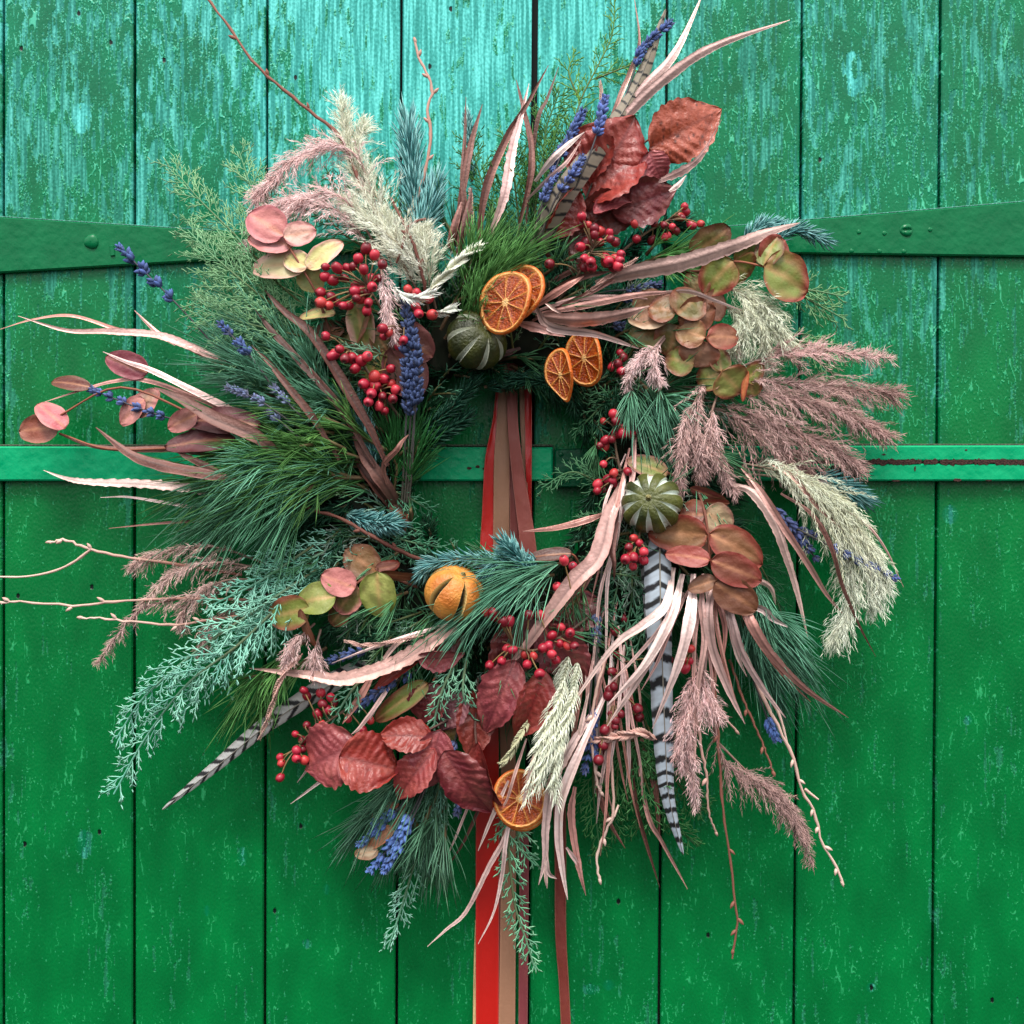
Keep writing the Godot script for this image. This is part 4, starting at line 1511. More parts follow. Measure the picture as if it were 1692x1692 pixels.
func build_greens() -> void:
	var dk := rgb8(22, 74, 36)
	var md := rgb8(58, 124, 66)
	var lt := rgb8(110, 166, 92)
	var bl := rgb8(120, 182, 152)
	var jb := rgb8(104, 184, 160)
	var jl := rgb8(172, 228, 206)
	var o: Node3D
	# long-needled pine
	for e in [
		["deep green pine brush rising right behind the orange slices", [[735, 560, 95, 790, 480, 125, 858, 418, 130], [742, 590, 80, 780, 520, 115, 835, 455, 128], [728, 545, 100, 775, 455, 115, 800, 420, 112]], 300, 92, 0.42, dk, lt, 0.05],
		["big pine brush pointing up left across the left side", [[640, 715, 100, 530, 665, 125, 420, 625, 112], [590, 720, 95, 490, 650, 118, 390, 592, 104], [570, 680, 100, 500, 600, 112, 430, 550, 95]], 300, 118, 0.5, dk, bl, 0.06],
		["yellow green pine brush at the heart of the left cluster", [[640, 745, 125, 560, 700, 150, 480, 672, 140], [620, 765, 122, 540, 740, 148, 470, 726, 138], [600, 790, 118, 520, 790, 142, 440, 800, 128]], 130, 88, 0.55, rgb8(36, 92, 44), rgb8(118, 168, 92), 0.1],
		["pine brush spreading level to the left over the bright bar", [[650, 770, 100, 520, 755, 135, 400, 745, 118], [640, 790, 95, 500, 790, 125, 360, 795, 100]], 340, 140, 0.45, dk, lt, 0.12],
		["drooping pine brush at the left below the bar", [[640, 790, 105, 510, 790, 130, 385, 830, 108], [620, 800, 100, 500, 815, 128, 360, 870, 100], [600, 770, 110, 480, 775, 140, 370, 800, 120]], 340, 120, 0.46, md, bl, 0.3],
		["pine brush sweeping left below the whole dried orange", [[945, 925, 120, 880, 945, 145, 810, 985, 150], [930, 930, 118, 850, 965, 142, 775, 1010, 140]], 210, 118, 0.36, rgb8(44, 108, 78), bl, 0.2],
		["pine tuft inside the right rim beside the pink grass tuft", [[1025, 620, 95, 1050, 665, 118, 1075, 710, 110], [1035, 610, 100, 1075, 650, 112, 1100, 690, 100]], 190, 86, 0.42, dk, bl, 0.2],
		["pine tuft hanging below the feather at lower left", [[520, 1050, 70, 450, 1100, 85, 405, 1150, 72], [540, 1070, 75, 480, 1110, 84, 440, 1160, 74]], 130, 80, 0.4, md, lt, 0.25],
		["pale pine tuft fanning out below the red beech leaves", [[720, 1200, 75, 655, 1290, 95, 610, 1350, 85], [735, 1210, 80, 690, 1310, 95, 660, 1370, 80], [745, 1220, 75, 720, 1320, 90, 715, 1390, 78]], 230, 105, 0.36, rgb8(56, 110, 82), rgb8(104, 150, 122), 0.12],
		["pine brush pointing out at the lower right edge", [[1170, 900, 70, 1240, 990, 90, 1300, 1060, 85], [1190, 930, 72, 1250, 1030, 88, 1310, 1100, 75], [1200, 960, 70, 1240, 1060, 82, 1270, 1120, 70]], 220, 105, 0.36, rgb8(40, 98, 74), bl, 0.2],
		["pine tuft behind the rose hips at upper right", [[1050, 440, 95, 1100, 420, 105, 1150, 405, 95], [1060, 450, 90, 1110, 440, 100, 1160, 440, 92]], 150, 70, 0.42, md, lt, 0.05],
		["pine tuft under the dark lavender on the left inner rim", [[655, 850, 95, 680, 780, 110, 690, 720, 100], [640, 860, 90, 655, 780, 105, 650, 720, 98]], 150, 80, 0.5, dk, md, 0.02],
	]:
		o = green("pine_sprig", e[0], "pine sprig", e[1][0], "long-needled pine sprigs")
		for g in e[1]:
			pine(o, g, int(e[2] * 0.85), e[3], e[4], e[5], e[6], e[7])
			# shorter side shoots that point other ways
			for k in 2:
				var m: int = (g.size() / 3) / 2
				var d := Vector2(g[g.size() - 3] - g[0], g[g.size() - 2] - g[1]).rotated(rf(-0.75, 0.75)) * rf(0.18, 0.34)
				var q := Vector2(lerpf(g[0], g[m * 3], rf(0.3, 1.4)), lerpf(g[1], g[m * 3 + 1], rf(0.3, 1.4)))
				var z: float = g[m * 3 + 2] + rf(-12, 10)
				pine(o, [q.x, q.y, z - 8, q.x + d.x * 0.5, q.y + d.y * 0.5, z + 8, q.x + d.x, q.y + d.y, z + rf(-4, 14)], int(e[2] * 0.26), e[3] * rf(0.55, 0.85), e[4] * 1.35, e[5], e[6], e[7] + 0.08, 0.0)
	# juniper and cypress
	for e in [
		["blue green juniper spray reaching furthest down at lower left", [[540, 930, 110, 420, 1010, 130, 320, 1080, 110, 240, 1150, 90, 192, 1220, 75], [500, 960, 108, 400, 1060, 128, 310, 1130, 108, 240, 1220, 82, 188, 1312, 70], [520, 900, 110, 430, 960, 125, 350, 1000, 110], [560, 930, 112, 470, 1010, 126, 400, 1080, 100], [470, 1000, 118, 380, 1080, 112, 300, 1180, 85], [600, 880, 105, 500, 930, 118, 420, 970, 105]], 70, 12, jb, jl, 2.0, 20],
		["blue green juniper tail hanging left of the red ribbon at the bottom", [[740, 1260, 85, 705, 1360, 95, 678, 1450, 80, 660, 1510, 72, 641, 1568, 70], [750, 1270, 80, 720, 1360, 88, 705, 1440, 78]], 44, 9.5, rgb8(96, 158, 128), jl, 2.0, 17],
		["juniper tail hanging over the beige ribbon at the bottom", [[840, 1330, 105, 842, 1420, 95, 852, 1500, 78, 870, 1555, 70, 884, 1602, 66], [850, 1340, 100, 860, 1400, 92, 885, 1430, 82]], 42, 9.5, rgb8(88, 150, 116), rgb8(146, 204, 164), 2.0, 17],
		["fine green cypress bush growing up at top right", [[900, 400, 70, 925, 290, 80, 950, 200, 70], [880, 400, 70, 890, 300, 82, 905, 215, 70], [920, 400, 70, 960, 270, 76, 985, 190, 64], [860, 390, 68, 850, 300, 78, 840, 230, 66], [830, 380, 66, 800, 310, 74, 775, 230, 60], [905, 350, 70, 900, 230, 72, 925, 150, 60]], 78, 7, rgb8(60, 116, 60), rgb8(100, 150, 80), 1.45, 18],
		["yellow green cypress shoot standing up to the top edge", [[935, 250, 62, 960, 165, 66, 990, 105, 60, 1012, 55, 55, 1016, -10, 55], [985, 130, 58, 1030, 112, 52, 1060, 100, 48], [960, 170, 58, 940, 120, 54, 950, 90, 50]], 36, 8, rgb8(86, 140, 60), rgb8(122, 168, 74), 1.3, 12],
		["light green cypress bush spreading at upper left", [[520, 560, 90, 430, 540, 122, 360, 520, 118, 318, 500, 105], [500, 540, 90, 420, 480, 122, 350, 420, 112, 310, 380, 96], [520, 520, 90, 440, 450, 120, 390, 390, 112], [540, 580, 92, 440, 590, 120, 370, 580, 108], [470, 480, 60, 400, 400, 74, 330, 330, 62, 284, 275, 52], [460, 500, 58, 390, 440, 70, 330, 400, 60], [480, 450, 60, 430, 350, 72, 395, 250, 58], [440, 520, 55, 380, 490, 66, 330, 470, 55], [490, 420, 58, 440, 380, 66, 420, 300, 55], [470, 540, 52, 400, 530, 62, 345, 525, 50], [520, 540, 52, 440, 560, 60, 380, 580, 50], [560, 520, 55, 460, 470, 64, 400, 430, 55]], 84, 9.5, rgb8(92, 152, 110), rgb8(168, 210, 160), 1.5, 19],
		["green cypress twigs mixed into the cream plumes at upper left", [[660, 430, 80, 640, 340, 90, 600, 280, 74], [650, 420, 80, 590, 340, 88, 540, 290, 70], [680, 430, 84, 690, 360, 92, 720, 300, 78], [640, 430, 80, 560, 380, 84, 520, 320, 68]], 50, 9, rgb8(64, 106, 66), rgb8(100, 138, 84), 1.6, 16],
		["pale juniper sprigs poking out right of the cream plume", [[1290, 470, 70, 1345, 500, 66, 1400, 530, 58], [1280, 480, 70, 1340, 480, 68, 1395, 490, 58], [1280, 540, 72, 1350, 590, 68, 1390, 640, 55], [1300, 560, 72, 1350, 570, 64, 1385, 585, 55]], 46, 9, rgb8(96, 146, 104), rgb8(142, 186, 132), 1.7, 15],
		["green juniper sprays lining the right inner rim", [[1050, 800, 90, 1000, 800, 108, 945, 780, 96, 895, 806, 86], [1040, 840, 90, 990, 860, 105, 950, 860, 92], [1060, 870, 92, 1000, 920, 108, 960, 940, 96], [1050, 680, 90, 1010, 660, 104, 965, 650, 90], [1020, 640, 88, 985, 680, 98, 945, 720, 82]], 46, 9, rgb8(58, 116, 76), rgb8(102, 150, 110), 1.6, 16],
		["green juniper filling between lavender and feather at lower right", [[1060, 860, 100, 1050, 960, 118, 1030, 1060, 108], [1075, 900, 100, 1070, 1000, 116, 1045, 1100, 100], [1040, 870, 98, 1020, 970, 112, 1000, 1040, 104]], 50, 9, rgb8(66, 122, 92), rgb8(112, 166, 132), 1.7, 16],
		["dark green juniper fan below the red berries at bottom right", [[1040, 1180, 72, 1060, 1270, 86, 1090, 1340, 70, 1148, 1395, 58], [1020, 1180, 72, 1020, 1290, 84, 1010, 1370, 66], [1060, 1180, 72, 1110, 1280, 80, 1160, 1340, 60], [1000, 1190, 70, 980, 1280, 80, 990, 1400, 62], [1040, 1200, 72, 1060, 1300, 78, 1060, 1370, 62]], 66, 8.5, rgb8(48, 102, 58), rgb8(82, 136, 80), 1.7, 20],
		["green juniper filling right of the copper fan", [[1200, 900, 62, 1240, 980, 72, 1270, 1060, 60], [1220, 880, 60, 1270, 960, 68, 1300, 1040, 56], [1180, 960, 60, 1230, 1060, 66, 1250, 1140, 54]], 56, 9, rgb8(40, 98, 66), rgb8(84, 144, 104), 1.6, 16],
		["green juniper sprays lining the left inner rim", [[600, 830, 96, 650, 860, 110, 700, 880, 98], [590, 850, 94, 660, 890, 112, 730, 905, 96], [620, 800, 92, 670, 820, 106, 712, 845, 92], [560, 880, 100, 640, 900, 112, 715, 925, 100]], 44, 9, rgb8(56, 116, 84), rgb8(98, 152, 122), 1.7, 16],
		["green juniper mass below the eucalyptus at lower left", [[700, 1010, 100, 640, 1030, 118, 570, 1050, 105], [690, 1030, 100, 640, 1070, 116, 590, 1080, 100], [760, 1030, 105, 730, 1060, 122, 680, 1080, 112], [800, 1000, 110, 770, 1060, 128, 745, 1110, 120]], 50, 9, rgb8(60, 118, 80), rgb8(98, 152, 112), 1.7, 16],
		["pale juniper spray hanging over the purple beech leaf at bottom", [[760, 1080, 135, 735, 1130, 148, 720, 1180, 138, 717, 1214, 128], [770, 1090, 135, 765, 1140, 146, 775, 1180, 132], [600, 1120, 118, 575, 1150, 128, 545, 1200, 112]], 38, 9, rgb8(104, 164, 134), rgb8(140, 192, 160), 2.0, 16],
		["small pale juniper twig at the far left among the berries and pine", [[640, 590, 130, 610, 580, 150, 565, 572, 145], [560, 560, 128, 580, 575, 145, 605, 576, 148]], 24, 10, rgb8(104, 158, 132), rgb8(136, 180, 150), 1.3, 10],
	]:
		o = green("juniper_spray", e[0], "juniper spray", e[1][0], "juniper and cypress sprays")
		for g in e[1]:
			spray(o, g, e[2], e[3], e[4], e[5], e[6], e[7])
	# blue fir
	for e in [
		["tall blue fir tip standing upright beside the thin twig at top", [[690, 400, 80, 685, 320, 96, 674, 205, 84]], 330, 38, 0.8],
		["short blue fir tip leaning right under the taller one at top", [[680, 420, 86, 702, 370, 104, 718, 312, 100]], 230, 38, 0.75],
		["small blue fir tip behind the brown straps at top", [[780, 300, 60, 776, 240, 62, 772, 192, 55]], 90, 16, 0.8],
		["round blue fir rosette facing outward at the left inner rim", [[570, 850, 98, 610, 862, 118, 648, 866, 150]], 260, 30, 0.95],
		["blue fir sprig arching over the whole dried orange", [[860, 945, 120, 790, 925, 140, 720, 930, 138, 694, 948, 130], [860, 950, 118, 830, 925, 135, 800, 950, 142]], 190, 24, 0.95],
		["blue fir tip standing up in front of the ribbons' lower end", [[880, 950, 122, 860, 925, 145, 836, 900, 155], [890, 930, 120, 860, 930, 135, 820, 945, 140]], 130, 26, 0.95],
		["blue fir twig reaching right over the strap behind the eucalyptus", [[1260, 420, 70, 1310, 380, 74, 1366, 398, 62], [1230, 400, 64, 1255, 376, 66, 1282, 372, 60]], 130, 22, 1.0],
		["blue fir tip sticking out right below the bar", [[1330, 790, 66, 1375, 800, 76, 1425, 822, 66]], 220, 32, 0.85],
		["dark fir tip lying on the bar's right stretch", [[1310, 790, 62, 1360, 785, 70, 1420, 778, 60]], 100, 24, 0.9],
		["dark fir twig pointing into the hole at the left top", [[690, 720, 90, 740, 680, 106, 782, 634, 100], [690, 740, 88, 735, 715, 100, 770, 690, 90]], 130, 24, 0.9],
		["grey green fir twig beside the lavender stems on the left", [[640, 830, 90, 610, 740, 112, 590, 670, 108]], 170, 30, 0.9],
		["dark fir twig along the top of the hole under the lime", [[960, 650, 86, 900, 630, 98, 830, 628, 92], [800, 640, 84, 870, 625, 95, 930, 655, 90]], 150, 24, 0.9],
		["dark fir twig behind the rose hips at upper right", [[1020, 420, 84, 1080, 385, 92, 1130, 370, 84]], 130, 24, 0.95],
	]:
		o = green("fir_sprig", e[0], "fir sprig", e[1][0], "blue fir sprigs")
		var dark: bool = String(e[0]).begins_with("dark")
		for g in e[1]:
			fir(o, g, int(e[2] * 1.15), e[3], rgb8(24, 62, 48) if dark else rgb8(70, 132, 134), rgb8(48, 92, 72) if dark else rgb8(150, 204, 202), e[4], 1.9)

func build_grasses() -> void:
	var cr := rgb8(200, 198, 168)
	var cw := rgb8(242, 244, 228)
	var pk := rgb8(212, 168, 166)
	var pl := rgb8(244, 214, 212)
	var br := rgb8(140, 104, 98)
	var bp := rgb8(206, 170, 164)
	var o: Node3D
	for e in [
		["airy cream grass plume topping out at upper left, crossed by a long twig", [[690, 480, 100, 640, 380, 120, 590, 290, 100, 562, 168, 76]], 130, 96, 14, cr, cw, 0.0],
		["cream grass plume leaning right at the top of the left cluster", [[680, 480, 98, 640, 360, 112, 590, 260, 92, 604, 205, 78]], 90, 76, 14, cr, cw, 0.1],
		["soft cream grass plume filling the space above the left berries", [[710, 520, 110, 690, 440, 140, 620, 370, 130, 560, 330, 105], [720, 510, 112, 705, 440, 145, 700, 380, 135], [700, 500, 110, 660, 420, 130, 640, 360, 118]], 100, 76, 14, cr, cw, 0.05],
		["upper pink grass plume arching left over the eucalyptus", [[650, 450, 95, 590, 260, 110, 500, 255, 92, 418, 330, 76]], 150, 70, 13, pk, pl, 0.3],
		["lower pink grass plume lying above the pink eucalyptus leaf", [[640, 440, 105, 570, 330, 125, 500, 325, 110, 425, 350, 86], [640, 450, 102, 560, 350, 120, 480, 345, 105, 405, 405, 78]], 100, 62, 13, pk, pl, 0.2],
		["drooping pink plume between the left berries and the dark lavender", [[625, 420, 130, 632, 460, 152, 640, 510, 158, 652, 560, 150]], 90, 34, 12, pk, pl, 0.25],
		["thick cream grass plume under the big round eucalyptus leaf at right", [[1160, 480, 95, 1215, 480, 128, 1270, 520, 132, 1310, 585, 112], [1180, 470, 95, 1230, 490, 124, 1260, 540, 126, 1268, 600, 112], [1170, 500, 95, 1220, 520, 122, 1215, 575, 118]], 130, 68, 13, rgb8(196, 194, 162), rgb8(236, 242, 220), 0.3],
		["large cream grass plume drooping at the right edge below the bar", [[1190, 760, 90, 1290, 780, 122, 1380, 830, 120, 1430, 920, 104, 1445, 1000, 90], [1200, 770, 88, 1300, 790, 118, 1385, 870, 116, 1405, 980, 100, 1375, 1060, 88], [1210, 780, 86, 1330, 800, 112, 1420, 880, 106, 1462, 970, 90]], 190, 84, 13, rgb8(184, 184, 150), rgb8(226, 232, 214), 0.5],
		["brown pink grass plume pointing right, topmost of the right cluster", [[1130, 650, 100, 1240, 600, 128, 1350, 580, 112, 1470, 592, 86]], 120, 64, 12, bp, pk, 0.12],
		["dark brown feathery grass plume spreading over the bar on the right", [[1120, 640, 95, 1240, 650, 118, 1360, 670, 104, 1470, 720, 80], [1120, 650, 92, 1230, 680, 112, 1330, 720, 98, 1420, 770, 78], [1130, 640, 92, 1250, 630, 110, 1370, 640, 92, 1485, 650, 74], [1110, 650, 90, 1210, 690, 110, 1300, 750, 92, 1340, 800, 78]], 150, 96, 12, br, bp, 0.3],
		["rosy grass plume hanging in front of the right cluster down to the lime", [[1180, 620, 120, 1150, 660, 145, 1130, 720, 148, 1120, 815, 132], [1190, 640, 122, 1175, 690, 146, 1180, 750, 138, 1215, 815, 118], [1170, 640, 118, 1150, 690, 140, 1155, 740, 138, 1160, 790, 128]], 110, 50, 12, rgb8(176, 134, 128), rgb8(226, 192, 186), 0.3],
		["small pink grass tuft pointing down left beside the twin dried slices", [[1110, 540, 125, 1080, 575, 150, 1050, 600, 148, 1035, 645, 128], [1105, 550, 128, 1085, 580, 150, 1080, 610, 146, 1092, 632, 138]], 60, 34, 11, pk, pl, 0.3],
		["pinkish grass plume bending down at the far left below the pine", [[470, 950, 90, 370, 930, 112, 290, 945, 100, 232, 1000, 84], [460, 940, 90, 360, 905, 110, 270, 912, 92, 214, 936, 76], [450, 960, 90, 370, 960, 108, 310, 1000, 90, 300, 1040, 76]], 90, 46, 10, rgb8(168, 132, 124), rgb8(218, 184, 176), 0.45],
		["lower left brown grass plume trailing to a thin tip", [[440, 970, 85, 330, 985, 98, 230, 1010, 80, 160, 1096, 62], [450, 980, 85, 360, 1020, 95, 330, 1080, 74]], 80, 40, 10, br, bp, 0.4],
		["pink plume hanging among juniper left of the long copper leaf", [[520, 1030, 120, 490, 1060, 140, 470, 1100, 130], [530, 1040, 118, 520, 1080, 130, 527, 1120, 118]], 60, 40, 10, rgb8(184, 144, 138), pl, 0.4],
		["broad pink grass plume hanging right of the striped feather", [[1150, 1050, 110, 1146, 1130, 132, 1140, 1220, 122, 1150, 1330, 92], [1150, 1080, 108, 1165, 1140, 128, 1185, 1185, 112], [1140, 1120, 108, 1130, 1190, 126, 1128, 1270, 108]], 120, 54, 11, rgb8(196, 152, 148), pl, 0.25],
		["dusky grass plume trailing far to the lower right", [[1165, 1140, 100, 1200, 1260, 112, 1280, 1310, 92, 1345, 1425, 62], [1180, 1220, 98, 1240, 1280, 104, 1300, 1330, 84, 1335, 1390, 66]], 130, 56, 10, rgb8(120, 92, 88), rgb8(186, 150, 144), 0.35],
	]:
		o = green("grass_plume", e[0], "dried grass", e[1][0], "dried feathery grass plumes")
		for g in e[1]:
			plume(o, g, e[2], e[3], e[4], e[5], e[6], e[7])
	# seed heads
	o = green("wheat_bundle", "pale green plaited bundle of grain ears running down to the bottom slice", "grain ears", [930, 1080, 120])
	for g in [[940, 1080, 120, 925, 1150, 152, 905, 1220, 156, 890, 1290, 140], [955, 1090, 120, 945, 1160, 150, 925, 1230, 154, 908, 1310, 138], [930, 1090, 120, 908, 1180, 148, 886, 1250, 148, 868, 1330, 134], [950, 1110, 118, 935, 1190, 148, 918, 1260, 148, 920, 1330, 134], [935, 1100, 118, 920, 1200, 154, 900, 1260, 154, 884, 1310, 142]]:
		ear(o, g, 21, rgb8(190, 192, 162), rgb8(232, 236, 214), "ear", 14.0)
	o = green("oat_ear", "thin pale oat ear hanging left of the grain bundle", "grain ears", [880, 1160, 120])
	ear(o, [884, 1170, 125, 860, 1215, 148, 840, 1250, 142, 828, 1262, 136], 15, rgb8(170, 168, 134), rgb8(200, 198, 160), "ear", 5.0)
	for e in [
		["cream foxtail ear reaching right towards the pine, above the slices", [700, 490, 130, 735, 455, 150, 765, 425, 152, 798, 402, 140], 22, cr, cw, 8.0],
		["white curved foxtail ear below the cream one beside the dark lavender", [650, 475, 150, 668, 490, 165, 692, 492, 168, 722, 480, 160], 20, rgb8(206, 208, 198), rgb8(226, 228, 220), 9.0],
		["short white foxtail tip lying against the pine needles", [715, 520, 140, 735, 515, 152, 755, 508, 148], 17, rgb8(200, 204, 190), rgb8(224, 226, 216), 7.0],
	]:
		o = green("foxtail_ear", e[0], "dried grass", e[1])
		ear(o, e[1], e[2], e[3], e[4], "ear", e[5])
	for e in [
		["thin knobbly pink stem standing up between the lavender at top right", [985, 260, 90, 994, 190, 98, 992, 132, 90], 9],
		["thin knobbly pink stem leaning right below the upper right berries", [950, 500, 130, 1000, 462, 145, 1055, 425, 138], 9],
		["thin knobbly pink stem among the brown straps at top", [775, 400, 100, 779, 350, 112, 776, 310, 104], 10],
		["thin dusty stem crossing the feather at lower left", [500, 1080, 130, 465, 1120, 142, 445, 1180, 130, 428, 1222, 110], 12],
		["thin pale knobbly stem curling over the long copper leaf", [700, 1050, 148, 640, 1062, 158, 600, 1066, 154, 568, 1058, 146], 9],
		["pink grass ear pointing left across the striped feather", [1085, 1222, 130, 1060, 1212, 138, 1015, 1218, 130, 968, 1226, 118], 22],
	]:
		o = green("seed_stem", e[0], "dried stem", e[1], "thin dried seed stems")
		ear(o, e[1], e[2], rgb8(170, 122, 112), rgb8(206, 168, 156), "ear", 3.0)

func build_feathers() -> void:
	var dk := rgb8(26, 24, 28)
	feather("long striped feather rising to the top edge across the red beech leaves", [880, 410, 120, 930, 318, 146, 987, 240, 140, 1032, 180, 120, 1066, 110, 96, 1100, 15, 74], 40, rgb8(140, 128, 110), dk, 23, 6, 0.16, 0.1)
	feather("striped feather pointing to the lower left with paired black marks", [640, 1095, 70, 550, 1130, 82, 440, 1200, 84, 360, 1265, 72, 268, 1338, 52], 34, rgb8(190, 190, 188), dk, 31, -12, 0.30, 0.0)
	feather("pale blue grey feather with broad black bars, hanging at lower right", [1090, 870, 122, 1091, 970, 146, 1094, 1080, 142, 1100, 1240, 122, 1106, 1320, 108, 1129, 1412, 84], 44, rgb8(184, 198, 212), dk, 29, 4, 0.30, 0.05)
	feather("narrow greyer barred feather half hidden behind the broad barred one", [1070, 880, 110, 1076, 970, 126, 1080, 1080, 122, 1088, 1230, 104], 26, rgb8(128, 132, 138), dk, 26, 4, 0.30, -0.2)

func build_lavender() -> void:
	var dk := rgb8(48, 60, 98)
	var md := rgb8(66, 86, 146)
	var lt := rgb8(92, 126, 198)
	for e in [
		["lavender sprig furthest out at upper left over the strap hinge", [[[470, 700, 90, 380, 600, 108, 290, 500, 92, 196, 408, 70], 0.34]], md, 21, 26],
		["second lavender sprig from the top on the left, in the pine brush", [[[500, 720, 100, 450, 640, 150, 415, 590, 156, 364, 534, 140], 0.38]], md, 16, 20],
		["lavender sprig pointing left across the maroon and pink leaves", [[[470, 735, 100, 380, 710, 120, 270, 688, 112, 146, 642, 86], 0.38]], rgb8(82, 102, 160), 16, 17],
		["pale greyish lavender tips lying in the left pine brush", [[[520, 730, 110, 470, 690, 160, 425, 660, 162, 376, 640, 152], 0.5], [[530, 720, 112, 500, 690, 162, 475, 665, 164, 452, 640, 156], 0.4], [[520, 740, 108, 490, 720, 158, 462, 695, 160, 445, 682, 152], 0.35]], rgb8(126, 134, 168), 12, 13],
		["thick dark blue lavender bunch standing beside the left berries", [[[668, 830, 110, 678, 700, 142, 682, 610, 160, 668, 496, 150], 0.66], [[672, 830, 110, 684, 700, 145, 690, 620, 164, 678, 520, 156], 0.55], [[664, 830, 110, 670, 720, 140, 672, 640, 156, 668, 560, 154], 0.5], [[676, 830, 110, 684, 720, 140, 684, 660, 154, 690, 570, 150], 0.4]], dk, 17, 13],
		["tall thin lavender sprig reaching the top right beside the feather tip", [[[930, 420, 100, 1000, 250, 122, 1044, 130, 104, 1062, 80, 92, 1110, 36, 76], 0.42]], md, 14, 16],
		["lavender sprig just left of the upper feather's middle", [[[900, 420, 112, 960, 290, 146, 985, 225, 150, 1000, 160, 134], 0.36]], rgb8(84, 104, 172), 17, 16],
		["lavender sprig left of the pale strap at top right", [[[880, 420, 96, 915, 290, 120, 940, 230, 116, 964, 182, 104], 0.5], [[880, 410, 94, 895, 330, 116, 915, 270, 114, 932, 240, 106], 0.5]], md, 15, 14],
		["lavender cluster low along the upper feather's left edge", [[[885, 420, 120, 915, 335, 150, 945, 290, 154, 962, 262, 146], 0.55], [[880, 420, 116, 893, 350, 142, 905, 310, 144, 920, 285, 138], 0.6]], rgb8(84, 100, 160), 14, 13],
		["dark lavender lying sideways under the long pink strap at right", [[[920, 520, 100, 990, 485, 118, 1050, 478, 122, 1090, 470, 116], 0.5], [[930, 540, 96, 1000, 500, 112, 1040, 492, 116, 1075, 490, 110], 0.5], [[950, 545, 94, 1010, 540, 108, 1050, 535, 106], 0.5]], rgb8(48, 54, 84), 15, 13],
		["dark lavender under the long serrated copper leaf at bottom left", [[[740, 1080, 112, 680, 1112, 128, 630, 1140, 126, 588, 1170, 116], 0.62], [[700, 1060, 110, 640, 1068, 124, 590, 1078, 120, 545, 1092, 110], 0.5]], dk.lerp(md, 0.5), 16, 15],
		["bright blue lavender bunch hanging below the red beech leaves", [[[720, 1210, 100, 690, 1290, 118, 650, 1350, 108, 596, 1396, 96], 0.28], [[725, 1210, 102, 700, 1300, 124, 665, 1370, 118, 612, 1440, 100], 0.5], [[730, 1210, 104, 700, 1310, 128, 668, 1380, 122, 634, 1440, 106], 0.48], [[720, 1210, 100, 690, 1280, 120, 660, 1335, 116, 618, 1360, 104], 0.3], [[730, 1220, 100, 705, 1300, 120, 676, 1350, 116, 650, 1400, 108], 0.4]], lt, 18, 14],
		["small lavender tip peeping out left of the lower red ribbon", [[[790, 1220, 90, 775, 1290, 98, 754, 1345, 86], 0.3], [[760, 1190, 110, 750, 1230, 120, 735, 1265, 110], 0.6]], rgb8(96, 104, 150), 14, 13],
		["upright lavender sprig between thin copper stems right of centre bottom", [[[995, 1000, 112, 985, 1090, 128, 982, 1180, 120, 966, 1278, 104], 0.42], [[990, 1010, 112, 978, 1120, 126, 974, 1200, 120, 984, 1250, 110], 0.4]], rgb8(84, 106, 170), 15, 14],
		["grey lavender sprig beside the copper stems right of the pink strap", [[[1000, 900, 118, 990, 980, 134, 985, 1030, 128, 985, 1060, 122], 0.55]], rgb8(96, 100, 128), 14, 13],
		["dark lavender behind the serrated straps at the right", [[[1200, 790, 100, 1260, 828, 118, 1300, 862, 118, 1350, 925, 104], 0.6], [[1240, 800, 104, 1280, 840, 118, 1310, 870, 116, 1345, 885, 108], 0.45]], rgb8(62, 68, 112), 17, 14],
		["lavender sprig crossing the cream plume to the far right", [[[1290, 860, 108, 1360, 896, 128, 1420, 926, 118, 1480, 956, 100], 0.6]], rgb8(66, 84, 152), 15, 19],
		["single lavender sprig hanging at the lower right edge", [[[1200, 1020, 90, 1240, 1110, 100, 1265, 1180, 90, 1284, 1222, 80], 0.33]], lt, 16, 15],
	]:
		lavender(e[0], e[1], e[2], e[3], e[4])

